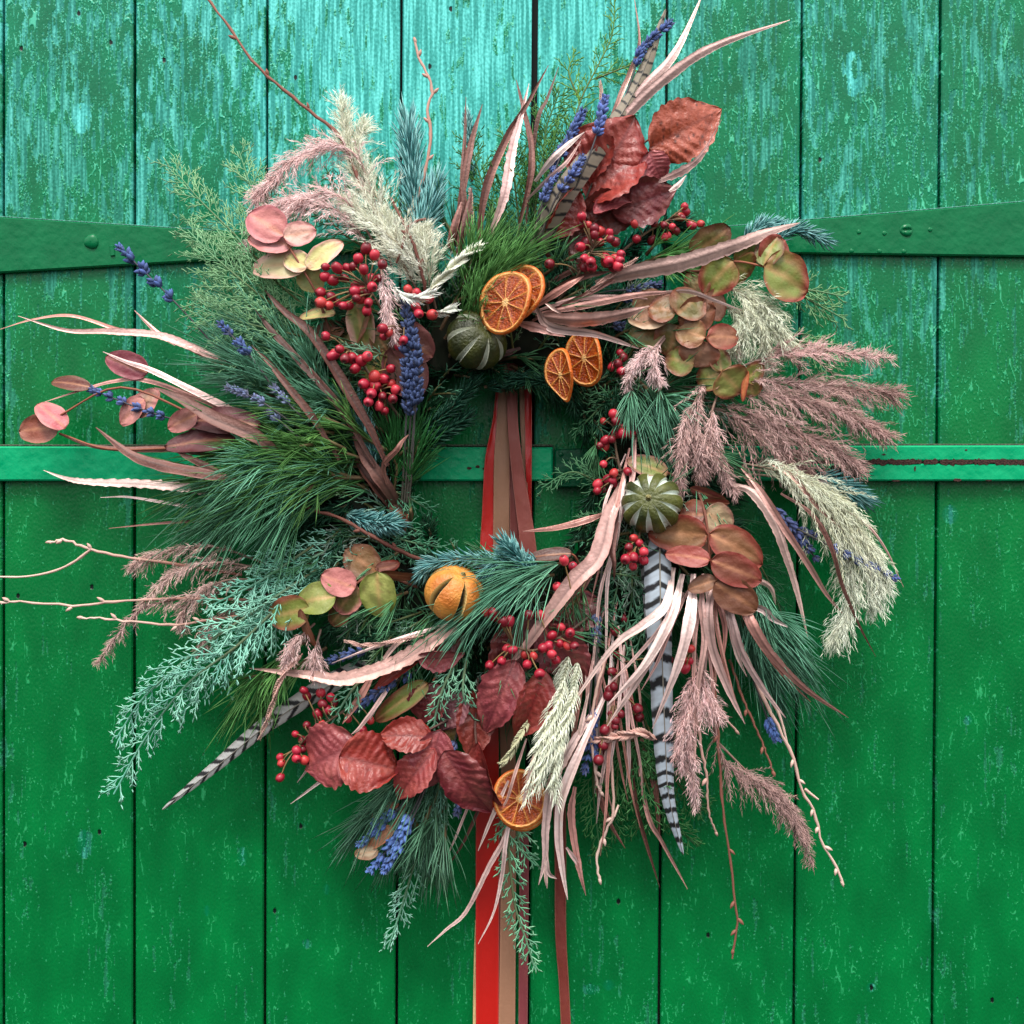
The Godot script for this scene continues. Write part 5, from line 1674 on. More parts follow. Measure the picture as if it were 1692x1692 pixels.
func build_beech() -> void:
	var red := rgb8(142, 38, 32)
	var org_c := rgb8(172, 74, 46)
	var mar := rgb8(108, 32, 42)
	var pnk := rgb8(164, 78, 86)
	var dkr := rgb8(86, 24, 20)
	for e in [
		["brick red beech spray behind the upper feather, with a spotted leaf at its tip", [900, 420, 90, 980, 330, 112, 1060, 240, 118, 1080, 232, 120], [
			[[980, 310, 116, 1052, 190, 120, 112], red, 0.2, 0.1, 0.1, 0.15],
			[[960, 300, 110, 1000, 195, 112, 84], red.darkened(0.15), -0.3, 0.2, 0.06, 0.0],
			[[1072, 246, 122, 1194, 178, 104, 96], org_c, 0.15, 0.0, 0.06, 0.85],
			[[970, 330, 114, 1070, 250, 124, 108], red, -0.35, 0.2, 0.1, 0.2],
			[[1072, 250, 128, 1096, 302, 118, 52], pnk, 0.3, 0.2, 0.1, 0.0]]],
		["maroon beech spray above the upper right berries", [940, 420, 90, 980, 370, 112, 1020, 345, 120], [
			[[1010, 350, 124, 1120, 312, 112, 76], mar, 0.25, 0.1, 0.12, 0.0],
			[[980, 352, 130, 1044, 332, 138, 42], pnk, -0.5, 0.4, 0.1, 0.0],
			[[960, 350, 112, 1060, 350, 108, 74], dkr, 0.3, 0.1, 0.1, 0.0],
			[[905, 390, 122, 955, 300, 128, 66], red.darkened(0.25), 0.7, 0.5, 0.05, 0.0],
			[[900, 420, 100, 990, 385, 105, 84], dkr, 0.0, 0.1, 0.05, 0.0]]],
		["cluster of four rosy red beech leaves at lower left, beside the loose berries", [790, 1160, 110, 720, 1200, 135, 640, 1240, 140], [
			[[592, 1228, 148, 500, 1272, 116, 104], pnk.lerp(red, 0.3), 0.3, -0.1, 0.1, 0.0],
			[[560, 1250, 150, 662, 1272, 142, 96], red, -0.3, 0.1, 0.12, 0.0],
			[[715, 1218, 142, 622, 1216, 140, 58], red.darkened(0.1), 0.4, 0.1, 0.1, 0.0],
			[[718, 1238, 146, 655, 1322, 128, 62], red.lerp(pnk, 0.35), 0.3, 0.2, 0.1, 0.0],
			[[728, 1206, 140, 690, 1310, 124, 70], pnk.lerp(mar, 0.4), -0.2, 0.1, 0.08, 0.0]]],
		["big maroon beech leaves hanging over the head of the lower red ribbon", [790, 1120, 110, 785, 1200, 130, 790, 1250, 136], [
			[[734, 1240, 148, 812, 1345, 126, 74], mar, 0.1, 0.1, 0.1, 0.0],
			[[792, 1225, 144, 826, 1335, 128, 52], red.lerp(mar, 0.4), 0.75, 0.4, 0.08, 0.25],
			[[785, 1140, 120, 778, 1260, 128, 66], dkr.lerp(red, 0.4), -0.4, 0.1, 0.06, 0.0],
			[[766, 1140, 130, 728, 1208, 124, 58], rgb8(112, 66, 78), 0.2, 0.2, 0.1, 0.0],
			[[724, 1130, 126, 692, 1196, 118, 62], mar, 0.2, 0.1, 0.1, 0.0]]],
		["pair of wine red beech leaves under the bottom berries", [930, 1040, 110, 890, 1080, 132, 870, 1100, 138], [
			[[852, 1090, 146, 800, 1214, 128, 72], mar.lerp(pnk, 0.5), 0.15, 0.1, 0.1, 0.0],
			[[900, 1108, 146, 852, 1222, 130, 64], red.lerp(mar, 0.3), -0.25, 0.2, 0.1, 0.1],
			[[900, 1030, 118, 970, 1130, 116, 84], mar.lerp(pnk, 0.35), 0.2, 0.1, 0.06, 0.0],
			[[880, 1020, 112, 810, 1130, 118, 80], mar.darkened(0.25), -0.2, 0.1, 0.06, 0.0],
			[[990, 990, 110, 905, 1040, 112, 70], mar.darkened(0.35), 0.2, 0.1, 0.08, 0.0]]],
		["small ragged pinkish brown beech leaf left of the bottom centre", [770, 1050, 118, 740, 1070, 138, 700, 1090, 140], [
			[[690, 1085, 152, 768, 1082, 146, 44], pnk.darkened(0.12), 0.5, 0.3, 0.12, 0.0],
			[[712, 1070, 144, 612, 1144, 126, 26], red.darkened(0.1), 0.4, 0.3, 0.05, 0.0],
			[[770, 1050, 128, 690, 1070, 130, 44], dkr, 0.1, 0.1, 0.08, 0.0]]],
	]:
		var o := green("beech_sprig", e[0], "beech leaves", e[1], "copper beech leaf sprays")
		stalk(o, e[1], 2.6, 1.4, rgb8(70, 50, 44), rgb8(96, 60, 52))
		for l in e[2]:
			beech(o, l[0], l[1], l[2], l[3], l[4], l[5])

func build_eucalyptus() -> void:
	var pink := rgb8(190, 116, 112)
	var pale := rgb8(208, 160, 146)
	var gy := rgb8(186, 178, 112)
	var gr := rgb8(114, 124, 52)
	var ol := rgb8(100, 92, 46)
	var rb := rgb8(126, 68, 46)
	var rr := rgb8(142, 58, 48)
	var br := rgb8(104, 62, 42)
	var tan := rgb8(150, 108, 82)
	var orange := rgb8(196, 110, 66)
	for e in [
		["pink and pale yellow eucalyptus sprig at upper left above the berries", [[545, 550, 120, 525, 490, 140, 497, 440, 150, 470, 395, 146]], [
			[[470, 390, 146, 408, 350, 128, 58], pink, rgb8(174, 96, 102), 0.2],
			[[484, 408, 142, 410, 388, 128, 54], rgb8(178, 120, 122), pink, 0.5],
			[[468, 392, 152, 523, 380, 142, 40], pale, rgb8(190, 124, 122), -0.3],
			[[512, 438, 146, 411, 440, 126, 48], rgb8(176, 164, 122), pale, 0.4],
			[[510, 440, 152, 468, 424, 144, 36], gy, pale, 0.3],
			[[507, 444, 154, 566, 396, 138, 36], gy, pale, -0.4],
			[[500, 442, 140, 530, 480, 132, 44], rgb8(168, 176, 116), gy, 0.3],
			[[555, 518, 132, 492, 522, 128, 26], gy.darkened(0.15), tan, 0.6]]],
		["dull green and brown eucalyptus leaves behind the left berries and lavender", [[640, 700, 100, 630, 600, 112, 610, 520, 116]], [
			[[606, 500, 122, 568, 580, 116, 48], ol, rb.darkened(0.2), 0.3],
			[[590, 500, 128, 604, 588, 124, 44], gr.darkened(0.1), pale.darkened(0.2), -0.2],
			[[632, 576, 122, 604, 640, 116, 44], gr.darkened(0.25), rb, 0.3],
			[[640, 580, 118, 618, 545, 116, 40], ol.darkened(0.2), br, 0.3],
			[[650, 570, 120, 690, 660, 112, 72], rgb8(122, 80, 72), rgb8(108, 56, 56), -0.2],
			[[650, 545, 122, 716, 590, 114, 60], rgb8(112, 68, 62), rgb8(130, 72, 70), 0.2],
			[[570, 540, 114, 510, 560, 108, 34], br, br.darkened(0.2), 0.5]]],
		["olive and red eucalyptus sprig over the right strap hinge, big round leaf at its end", [[1120, 450, 118, 1165, 446, 140, 1212, 432, 146, 1262, 440, 142]], [
			[[1140, 424, 122, 1208, 376, 116, 54], ol, br, 0.4],
			[[1212, 432, 140, 1258, 392, 130, 46], gr, rb, 0.5],
			[[1212, 434, 142, 1240, 456, 130, 58], gr, rb, 0.3],
			[[1262, 440, 150, 1284, 388, 138, 44], gr, br, -0.6],
			[[1258, 440, 138, 1300, 396, 126, 60], rb, rr, 0.3],
			[[1262, 438, 158, 1338, 482, 136, 78], gr, rr, -0.1],
			[[1212, 430, 158, 1160, 484, 140, 58], gr, rr, 0.15],
			[[1160, 452, 140, 1142, 490, 128, 44], gr.lerp(pale, 0.3), rb, 0.3]]],
		["drooping olive and rosy eucalyptus sprig, many paired leaves, at right of centre", [[1080, 520, 118, 1120, 514, 145, 1165, 556, 150, 1190, 612, 142, 1235, 625, 132]], [
			[[1112, 518, 146, 1036, 524, 124, 56], tan, rgb8(188, 160, 132), 0.3],
			[[1100, 500, 134, 1042, 508, 122, 48], rgb8(146, 110, 84), tan, -0.3],
			[[1118, 514, 154, 1070, 508, 142, 52], rb.lerp(ol, 0.6), rb, 0.2],
			[[1100, 546, 134, 1036, 556, 120, 50], ol.darkened(0.1), ol, 0.2],
			[[1118, 520, 158, 1158, 482, 146, 60], ol, rb, -0.2],
			[[1120, 530, 150, 1184, 510, 138, 58], tan.lerp(rb, 0.5), rb, 0.3],
			[[1166, 518, 140, 1198, 486, 128, 52], pale.lerp(tan, 0.5), rb, 0.4],
			[[1120, 536, 140, 1102, 590, 130, 60], ol.darkened(0.15), rb.darkened(0.2), 0.2],
			[[1166, 558, 162, 1116, 544, 146, 46], rgb8(146, 112, 72), rb, 0.2],
			[[1168, 557, 164, 1224, 556, 146, 40], tan.lerp(rr, 0.3), rr, -0.25],
			[[1160, 562, 156, 1150, 608, 140, 62], tan.lerp(pale, 0.2), rb, 0.1],
			[[1148, 602, 148, 1098, 590, 130, 48], gr, rb, 0.2],
			[[1192, 615, 146, 1186, 572, 138, 34], gr, rb, 0.3],
			[[1190, 614, 142, 1152, 636, 128, 44], gr.lerp(gy, 0.2), rb, 0.3],
			[[1192, 614, 152, 1226, 650, 134, 60], gr.lerp(gy, 0.25), rb, 0.1],
			[[1232, 628, 140, 1262, 602, 128, 34], gr, rb, 0.4],
			[[1238, 630, 136, 1246, 656, 126, 34], gr.lerp(tan, 0.3), rb, 0.2],
			[[1236, 612, 148, 1226, 664, 140, 12], orange, rr, 0.9]]],
		["large copper brown eucalyptus sprig with broad leaves over the copper fan at right", [[1150, 800, 118, 1164, 845, 146, 1170, 884, 152, 1175, 930, 150, 1188, 968, 142]], [
			[[1170, 884, 158, 1068, 880, 138, 58], rgb8(126, 88, 54), rr.darkened(0.1), 0.15],
			[[1172, 882, 160, 1266, 932, 134, 60], rgb8(122, 80, 50), rr.darkened(0.1), -0.2],
			[[1165, 850, 146, 1122, 850, 132, 46], rgb8(130, 84, 74), rb, 0.3],
			[[1164, 846, 144, 1212, 872, 132, 50], rgb8(168, 144, 112), rgb8(150, 108, 92), -0.2],
			[[1168, 880, 148, 1160, 920, 140, 40], pale.lerp(tan, 0.5), tan, 0.2],
			[[1174, 925, 172, 1098, 914, 158, 34], rr, rgb8(136, 58, 48), 0.4],
			[[1174, 926, 176, 1262, 960, 158, 50], rgb8(112, 58, 42), rr.darkened(0.15), -0.2],
			[[1184, 958, 168, 1136, 974, 158, 28], rgb8(126, 84, 56), br, 0.3],
			[[1180, 962, 174, 1252, 1008, 156, 54], rgb8(106, 64, 44), br, -0.15],
			[[1160, 830, 138, 1206, 832, 126, 20], rr.darkened(0.2), br, 0.4],
			[[1140, 806, 128, 1200, 828, 124, 22], rgb8(118, 50, 50), br, 0.5]]],
		["single green and rose eucalyptus leaf lying above the striped lime", [[1120, 790, 120, 1100, 780, 128, 1088, 775, 132]], [
			[[1104, 784, 134, 1036, 758, 128, 36], gr, rgb8(156, 96, 90), 0.5]]],
		["green and pink eucalyptus sprig at lower left beside the whole orange", [[690, 970, 120, 620, 950, 142, 560, 985, 142, 500, 1020, 132]], [
			[[556, 985, 150, 488, 996, 138, 52], gr.lerp(gy, 0.2), gr, 0.3],
			[[512, 1006, 146, 440, 1020, 124, 54], gr, rb, 0.25],
			[[496, 1006, 152, 520, 1072, 126, 20], rgb8(150, 98, 76), rb, 0.5],
			[[588, 972, 152, 530, 950, 142, 44], pink, rgb8(168, 100, 96), 0.2],
			[[590, 968, 146, 556, 1012, 134, 46], ol, pink, 0.1],
			[[625, 946, 140, 568, 908, 126, 54], rb.lerp(ol, 0.5), br, 0.2],
			[[622, 944, 156, 630, 1022, 138, 56], rgb8(164, 166, 92), gr, 0.0],
			[[626, 946, 148, 694, 954, 130, 24], rb, br, 0.6],
			[[620, 940, 142, 662, 932, 132, 24], pale.lerp(rr, 0.4), rr, 0.3],
			[[575, 1000, 132, 545, 1032, 122, 36], ol, br, 0.2]]],
		["small brown eucalyptus leaf standing at the foot of the lavender", [[668, 880, 104, 672, 860, 112, 674, 850, 116]], [
			[[682, 858, 96, 640, 836, 104, 30], br.darkened(0.15), br.darkened(0.3), 0.4]]],
		["maroon and pink eucalyptus sprig at the far left, ending in a paired leaf", [[430, 730, 90, 330, 690, 108, 200, 640, 98, 92, 690, 80], [400, 740, 88, 300, 740, 100, 180, 742, 90, 98, 716, 76]], [
			[[98, 706, 82, 28, 712, 66, 48], rb.lerp(rr, 0.3), rgb8(150, 96, 80), 0.2],
			[[108, 708, 90, 60, 664, 76, 40], rgb8(176, 84, 92), pink, 0.4],
			[[150, 640, 92, 82, 628, 76, 26], rgb8(92, 36, 26), br, 0.5],
			[[245, 616, 98, 172, 588, 84, 42], rgb8(108, 36, 50), rgb8(140, 66, 76), 0.2],
			[[240, 660, 102, 196, 700, 88, 40], pink.lerp(pale, 0.3), rgb8(176, 108, 104), 0.2],
			[[222, 690, 98, 258, 640, 86, 44], rgb8(160, 122, 104), pink, -0.3],
			[[326, 684, 136, 276, 708, 126, 34], rgb8(156, 102, 92), pink.darkened(0.15), 0.2],
			[[432, 704, 146, 306, 690, 136, 46], rgb8(92, 30, 38), rgb8(80, 28, 30), 0.4],
			[[390, 724, 142, 270, 736, 132, 44], rgb8(86, 32, 38), rgb8(74, 26, 30), 0.5],
			[[366, 700, 96, 310, 716, 90, 40], br.darkened(0.3), br, 0.1]]],
		["olive brown eucalyptus leaf lying left of the purple beech leaf at bottom", [[760, 1090, 110, 730, 1110, 124, 715, 1125, 128]], [
			[[708, 1128, 134, 616, 1192, 118, 36], gr.darkened(0.2), rb.darkened(0.15), 0.4]]],
		["tan eucalyptus leaves among the bright lavender bunch at bottom left", [[700, 1250, 96, 670, 1330, 112, 640, 1380, 108]], [
			[[652, 1368, 112, 600, 1402, 98, 26], tan.lerp(orange, 0.2), rgb8(190, 120, 84), 0.3],
			[[626, 1406, 108, 584, 1412, 96, 22], rgb8(198, 176, 146), tan, 0.2],
			[[660, 1328, 112, 606, 1350, 100, 16], rb.lerp(tan, 0.4), rr, 0.4],
			[[668, 1340, 104, 694, 1374, 94, 16], rgb8(136, 98, 54), ol, 0.4],
			[[720, 1220, 112, 740, 1250, 104, 30], rgb8(150, 112, 60), ol, 0.3]]],
		["dark brown eucalyptus leaf lying across the hole's lower rim", [[960, 940, 110, 950, 920, 124, 940, 914, 128]], [
			[[946, 914, 130, 872, 920, 124, 24], rgb8(72, 36, 30), br.darkened(0.4), 0.5]]],
		["yellowish eucalyptus leaf scraps behind the purple beech leaf", [[790, 1150, 104, 760, 1190, 112, 745, 1210, 112]], [
			[[760, 1196, 116, 722, 1222, 108, 30], rgb8(140, 112, 62), ol, 0.2],
			[[800, 1160, 116, 778, 1182, 110, 26], rgb8(196, 160, 118), tan, 0.3]]],
	]:
		var o := green("eucalyptus_sprig", e[0], "eucalyptus", e[1][0], "eucalyptus sprigs")
		for st in e[1]:
			stalk(o, st, 2.4, 1.5, rgb8(96, 58, 46), rgb8(160, 92, 70))
		for l in e[2]:
			oval(o, l[0], l[1], l[2], l[3], rf(0.05, 0.16), rf(0.02, 0.1))

func build_copper() -> void:
	cop("three long pink copper straps shooting out to the top right corner", [
		[[980, 270, 110, 1046, 180, 118, 1128, 108, 100, 1196, 70, 86, 1305, 33, 68], 18, 0.5, 0.2, 0.18],
		[[1000, 230, 104, 1064, 146, 108, 1104, 104, 92, 1130, 60, 78, 1162, -12, 66], 16, 0.3, 0.3],
		[[990, 250, 100, 1022, 165, 104, 1040, 120, 92, 1056, 70, 78, 1048, -4, 66], 9, 0.8, 0.2],
		[[1064, 140, 100, 1068, 144, 100, 1040, 172, 108, 1010, 196, 110], 6, 0.2, 0.3]])
	cop("brown copper straps standing like antlers at top left of centre", [
		[[790, 420, 110, 800, 320, 124, 834, 232, 112, 868, 175, 96, 906, 108, 78], 15, 1.4, 0.4],
		[[850, 400, 106, 874, 300, 116, 877, 242, 108, 866, 185, 94, 853, 132, 80], 12, 1.6, 0.2],
		[[868, 380, 92, 886, 210, 94, 904, 163, 82, 923, 111, 68], 7, 1.8],
		[[745, 420, 100, 766, 345, 112, 764, 292, 108, 768, 228, 94, 770, 160, 80], 9, 1.7, 0.3],
		[[752, 400, 98, 768, 292, 108, 780, 230, 96, 797, 172, 80], 13, 1.5, 0.3],
		[[755, 425, 116, 768, 370, 124, 780, 310, 112], 14, 1.7, 0.4],
		[[742, 410, 108, 752, 370, 118, 764, 330, 110], 14, 1.3, 0.3]])
	cop("pale serrated copper strap between the brown ones at top", [
		[[810, 390, 114, 834, 320, 128, 845, 250, 116, 858, 200, 102, 874, 138, 84], 15, 0.4, 0.2, 0.5]])
	cop("two slim pale straps along the lavender left of the upper feather", [
		[[884, 300, 128, 912, 264, 150, 940, 238, 144, 966, 218, 130], 12, 0.0, 0.4],
		[[870, 330, 126, 912, 290, 146, 938, 266, 142, 960, 232, 130], 8, 0.6, 0.3],
		[[1086, 300, 128, 1128, 282, 132, 1160, 256, 122, 1192, 198, 104], 12, 0.6, 0.5, 0.6],
		[[1106, 316, 136, 1122, 304, 138, 1134, 290, 132], 9, 0.1, 0.3]])
	cop("long pink serrated strap lying over the eucalyptus at right, tip on the hinge", [
		[[985, 470, 124, 1040, 452, 150, 1128, 434, 166, 1208, 408, 160, 1270, 384, 140, 1322, 368, 112], 26, 0.5, 0.25, 0.35]])
	cop("bundle of rosy copper straps running right from the orange slices", [
		[[880, 510, 122, 915, 486, 138, 944, 468, 142, 965, 456, 136], 13, 1.0, 0.2],
		[[884, 520, 120, 976, 502, 142, 1060, 486, 146, 1130, 482, 138], 12, 0.9, 0.3],
		[[890, 524, 122, 960, 530, 146, 1020, 522, 150, 1074, 506, 142], 26, 0.6, 0.4, 0.2],
		[[880, 530, 116, 940, 500, 132, 1000, 470, 138, 1060, 436, 128], 9, 1.2, 0.2],
		[[886, 508, 134, 910, 540, 154, 985, 552, 158, 1056, 576, 142], 16, 0.2, 0.35],
		[[852, 532, 138, 895, 544, 150, 934, 556, 142], 14, 0.8, 0.2, 0.2],
		[[890, 500, 116, 950, 462, 130, 1010, 448, 126], 14, 1.5, 0.2],
		[[880, 486, 112, 940, 450, 122, 990, 440, 118], 10, 1.7, 0.2],
		[[880, 516, 118, 950, 494, 134, 1020, 490, 136, 1090, 496, 130], 8, 0.7, 0.2],
		[[900, 500, 128, 918, 512, 136, 932, 520, 132], 6, 0.5, 0.2],
		[[860, 575, 100, 830, 585, 108, 780, 590, 100], 10, 2.0, 0.2]])
	cop("thin pale strap end pointing right between the eucalyptus leaves", [
		[[1100, 482, 146, 1140, 482, 158, 1180, 496, 154, 1226, 513, 138], 8, 0.2, 0.4]])
	cop("pale pink straps reaching out to the left edge, uppermost on the left", [
		[[520, 700, 84, 400, 625, 96, 320, 578, 100, 250, 552, 98, 200, 546, 92, 120, 522, 82, 55, 528, 72, 0, 544, 62], 9, 0.95, 0.2],
		[[500, 690, 88, 390, 612, 102, 310, 572, 106, 256, 554, 104, 180, 548, 94, 110, 546, 82, 30, 522, 68], 14, 0.6, 0.3, 0.25],
		[[290, 570, 92, 256, 546, 94, 222, 513, 78], 8, 0.7, 0.2]])
	cop("dark brown straps rising through the left pine and cypress", [
		[[640, 770, 146, 600, 690, 162, 520, 560, 156, 470, 515, 138, 436, 478, 120], 17, 1.9, 0.3],
		[[620, 770, 142, 560, 670, 154, 490, 590, 144, 448, 545, 130, 417, 505, 116], 14, 1.9, 0.3],
		[[560, 760, 150, 517, 692, 168, 483, 648, 166, 448, 604, 154, 416, 570, 138], 13, 1.7, 0.3]])
	cop("pink stems and a pale strap holding the far left eucalyptus leaves", [
		[[480, 730, 84, 330, 660, 96, 240, 628, 98, 187, 630, 92, 133, 645, 82, 68, 666, 68], 8, 0.9, 0.3],
		[[480, 720, 90, 400, 684, 104, 320, 645, 112, 252, 612, 108, 207, 597, 96, 170, 581, 84], 12, 0.4, 0.3],
		[[380, 760, 92, 293, 743, 96, 207, 742, 90, 150, 736, 82, 98, 718, 72], 11, 1.5, 0.2]])
	cop("broad brown copper straps slanting left through the pine", [
		[[470, 760, 150, 420, 720, 166, 350, 690, 162, 300, 660, 150, 255, 640, 134], 26, 1.6, 0.2],
		[[420, 800, 146, 330, 780, 156, 258, 766, 146, 212, 748, 134, 158, 706, 118], 22, 1.6, 0.25],
		[[380, 790, 138, 320, 760, 146, 290, 745, 138], 12, 1.5, 0.2]])
	cop("whitish serrated strap tip over the bright bar at the far left", [
		[[560, 810, 90, 440, 818, 106, 360, 812, 110, 300, 806, 108, 230, 800, 100, 150, 797, 88, 110, 791, 78, 72, 777, 68], 15, 0.25, 0.2, 0.75],
		[[520, 850, 84, 400, 846, 94, 330, 840, 96, 270, 830, 96, 210, 821, 84, 166, 822, 72], 7, 0.1, 0.2],
		[[480, 850, 80, 380, 858, 86, 300, 862, 86, 250, 866, 84, 180, 873, 66], 6, 1.2, 0.2]])
	cop("brown curled straps along the left side of the hole", [
		[[676, 866, 62, 636, 800, 132, 606, 758, 136, 588, 718, 128, 568, 672, 110], 24, 1.7, 0.3],
		[[670, 872, 58, 625, 812, 124, 600, 780, 124, 580, 744, 110], 15, 1.9, 0.3],
		[[640, 800, 130, 634, 768, 148, 655, 744, 154, 664, 730, 150, 675, 718, 140], 10, 1.3, 0.4]])
	cop("single copper strap pointing left into the hole over the ribbons", [
		[[1000, 848, 112, 964, 860, 122, 916, 872, 118, 864, 878, 104], 13, 1.2, 0.2]])
	cop("long broad pink strap curving down left from the right rim to the bottom berries", [
		[[1030, 800, 118, 1008, 850, 146, 988, 920, 160, 950, 960, 164, 905, 1020, 158, 870, 1068, 150, 840, 1100, 140], 30, 0.7, 0.25, 0.1],
		[[1028, 822, 128, 1012, 900, 154, 1014, 930, 158, 1015, 958, 144], 11, 1.5, 0.4],
		[[1000, 880, 140, 970, 950, 156, 930, 1010, 150], 10, 0.9, 0.3]])
	cop("thin straight copper stems bundled beside the striped lime", [
		[[1040, 740, 116, 1020, 830, 142, 1000, 900, 142, 975, 1000, 128], 7, 0.9, 0.2],
		[[1034, 750, 114, 1000, 830, 138, 998, 880, 140, 1008, 886, 138], 5, 0.3, 0.2],
		[[1050, 700, 112, 1046, 780, 134, 1036, 824, 140, 1020, 880, 132], 9, 0.7, 0.3],
		[[1036, 770, 120, 1028, 824, 144, 1022, 880, 138, 1018, 910, 128], 5, 0.0, 0.2],
		[[1030, 800, 112, 1012, 860, 130, 985, 930, 128, 960, 985, 118], 12, 1.5, 0.2],
		[[1052, 730, 116, 1046, 700, 120, 1040, 690, 116], 12, 0.7, 0.4],
		[[1020, 880, 120, 1004, 960, 134, 1002, 1040, 128, 1000, 1100, 120], 6, 0.2, 0.2],
		[[1014, 900, 122, 992, 980, 138, 984, 1060, 130, 975, 1130, 120], 6, 0.4, 0.2]])
	cop("big fan of whitish pink copper straps spreading below the brown eucalyptus", [
		[[1113, 938, 128, 1100, 1000, 162, 1062, 1034, 168, 1010, 1074, 160, 924, 1195, 134], 16.4, 0.12, 0.3],
		[[1127.8, 948, 130, 1108.2, 1020, 166, 1064, 1100, 166, 1003, 1166, 146], 17.2, 0.12, 0.3],
		[[1127.8, 978, 126, 1090.2, 1060, 158, 1050, 1130, 154, 1003, 1200, 138], 14.8, 0.22, 0.2],
		[[1145.8, 948, 132, 1140, 1020, 172, 1120, 1100, 168, 1078, 1204, 142], 19.7, 0.12, 0.2],
		[[1162.1, 948, 130, 1159.4, 1000, 156, 1164, 1060, 152, 1152, 1150, 140, 1146, 1310, 118], 11.5, 0.52, 0.2],
		[[1182.5, 958, 132, 1171.7, 1010, 160, 1178, 1070, 152, 1204, 1140, 134, 1231, 1196, 118], 18, 0.42, 0.3],
		[[1172.7, 958, 128, 1191.6, 1010, 152, 1198, 1050, 146, 1190, 1112, 132], 10.7, 0.92, 0.4],
		[[1198.6, 968, 130, 1211, 1030, 154, 1226, 1080, 142, 1262, 1140, 124, 1298, 1186, 110], 14.8, 0.32, 0.3],
		[[1183.2, 968, 126, 1203.8, 1020, 146, 1218, 1080, 136, 1234, 1118, 124], 10.7, 0.22, 0.3],
		[[1223.6, 978, 130, 1242, 1030, 158, 1276, 1084, 144, 1330, 1138, 122, 1402, 1186, 98], 17.2, 0.92, 0.3, 0.15],
		[[1200, 988, 128, 1257.3, 1005, 140, 1276, 1022, 130, 1304, 1037, 118], 12.3, 0.12, 0.3],
		[[1194.8, 948, 120, 1266.2, 965, 128, 1282, 1000, 116], 10.7, 0.42, 0.4],
		[[1161.6, 978, 122, 1149.3, 1040, 144, 1146, 1120, 138, 1144, 1180, 126], 7.4, 0.72, 0.2],
		[[1165.5, 958, 124, 1174.1, 1030, 140, 1165, 1090, 134, 1160, 1170, 122], 9.8, 0.22, 0.2],
		[[1141.5, 968, 120, 1115.1, 1020, 150, 1088, 1090, 148, 1060, 1140, 136], 7.4, 0.62, 0.3],
		[[1151.1, 968, 122, 1133.1, 1030, 150, 1118, 1110, 146, 1100, 1160, 136], 8.2, 0.72, 0.3],
		[[1180.4, 968, 122, 1185.2, 1040, 146, 1206, 1130, 134, 1222, 1176, 122], 7.4, 0.82, 0.3],
		[[1192.4, 968, 122, 1213.7, 1040, 146, 1242, 1110, 130, 1272, 1156, 116], 8.2, 0.62, 0.3],
		[[1208.7, 968, 120, 1241.1, 1040, 140, 1290, 1110, 124, 1340, 1160, 104], 7.4, 1.02, 0.3],
		[[1127.1, 968, 122, 1096.1, 1030, 150, 1046, 1090, 150, 1000, 1136, 140], 7.4, 0.42, 0.3],
		[[1171.7, 968, 122, 1171.4, 1060, 146, 1180, 1160, 126, 1186, 1240, 112], 5.7, 0.72, 0.3]])
	var strands := []
	for k in 18:
		var x0 := 1000.0 + rf(-26, 36)
		var x1 := x0 + rf(-80, 60)
		var y1 := rf(1190, 1420)
		var z := rf(96, 128)
		strands.append([[x0, rf(990, 1090), z, lerpf(x0, x1, 0.4) + rf(-8, 8), lerpf(1050, y1, 0.45), z + 16, lerpf(x0, x1, 0.8) + rf(-6, 6), lerpf(1050, y1, 0.8), z + 4, x1, y1, z - 16], rf(3.5, 8.0), rf(0.0, 1.1), 0.0, 0.15 if k % 3 == 0 else 0.0, 0.4])
	cop("thin shredded copper strands hanging between the grain bundle and the barred feather", strands)
	cop("slim serrated pink straps arching over the cream plume at right", [
		[[1190, 800, 108, 1240, 812, 126, 1278, 862, 134, 1300, 920, 124, 1318, 980, 108, 1335, 1056, 92], 15, 0.4, 0.3, 0.3],
		[[1225, 770, 108, 1262, 818, 130, 1290, 862, 134, 1335, 930, 126, 1365, 980, 112, 1396, 1018, 98], 13, 0.8, 0.3],
		[[1226, 780, 104, 1256, 820, 122, 1274, 864, 122, 1296, 890, 112], 12, 0.9, 0.4]])
	cop("thin dark copper straps bent over the cream plume to the far right", [
		[[1290, 815, 118, 1340, 848, 140, 1372, 900, 142, 1392, 968, 128, 1420, 1034, 110, 1447, 1085, 96], 8, 1.5, 0.3],
		[[1270, 764, 112, 1312, 790, 136, 1350, 836, 138, 1398, 880, 124], 8, 0.9, 0.3],
		[[1390, 840, 112, 1432, 866, 112, 1464, 908, 102, 1493, 970, 88], 5, 0.6, 0.2]])
	cop("forked pink straps hanging right of the grain bundle at the bottom", [
		[[985, 1170, 120, 944, 1232, 138, 914, 1290, 128, 902, 1360, 114, 900, 1420, 102, 890, 1462, 94], 16, 0.2, 0.2, 0.3],
		[[903, 1400, 104, 906, 1440, 100, 920, 1452, 94], 9, 0.2, 0.3],
		[[903, 1410, 104, 902, 1450, 98, 904, 1468, 92], 7, 0.3, 0.3],
		[[1000, 1150, 120, 960, 1240, 140, 930, 1315, 130, 924, 1380, 114, 930, 1440, 102, 938, 1487, 94], 17, 0.1, 0.2],
		[[950, 1300, 110, 944, 1350, 108, 956, 1430, 96, 968, 1480, 88], 12, 0.9, 0.3, 0.3],
		[[936, 1400, 104, 950, 1420, 98, 958, 1436, 92], 8, 0.2, 0.3],
		[[975, 1130, 122, 960, 1200, 136, 945, 1260, 126, 930, 1300, 116], 8, 0.3, 0.3]])
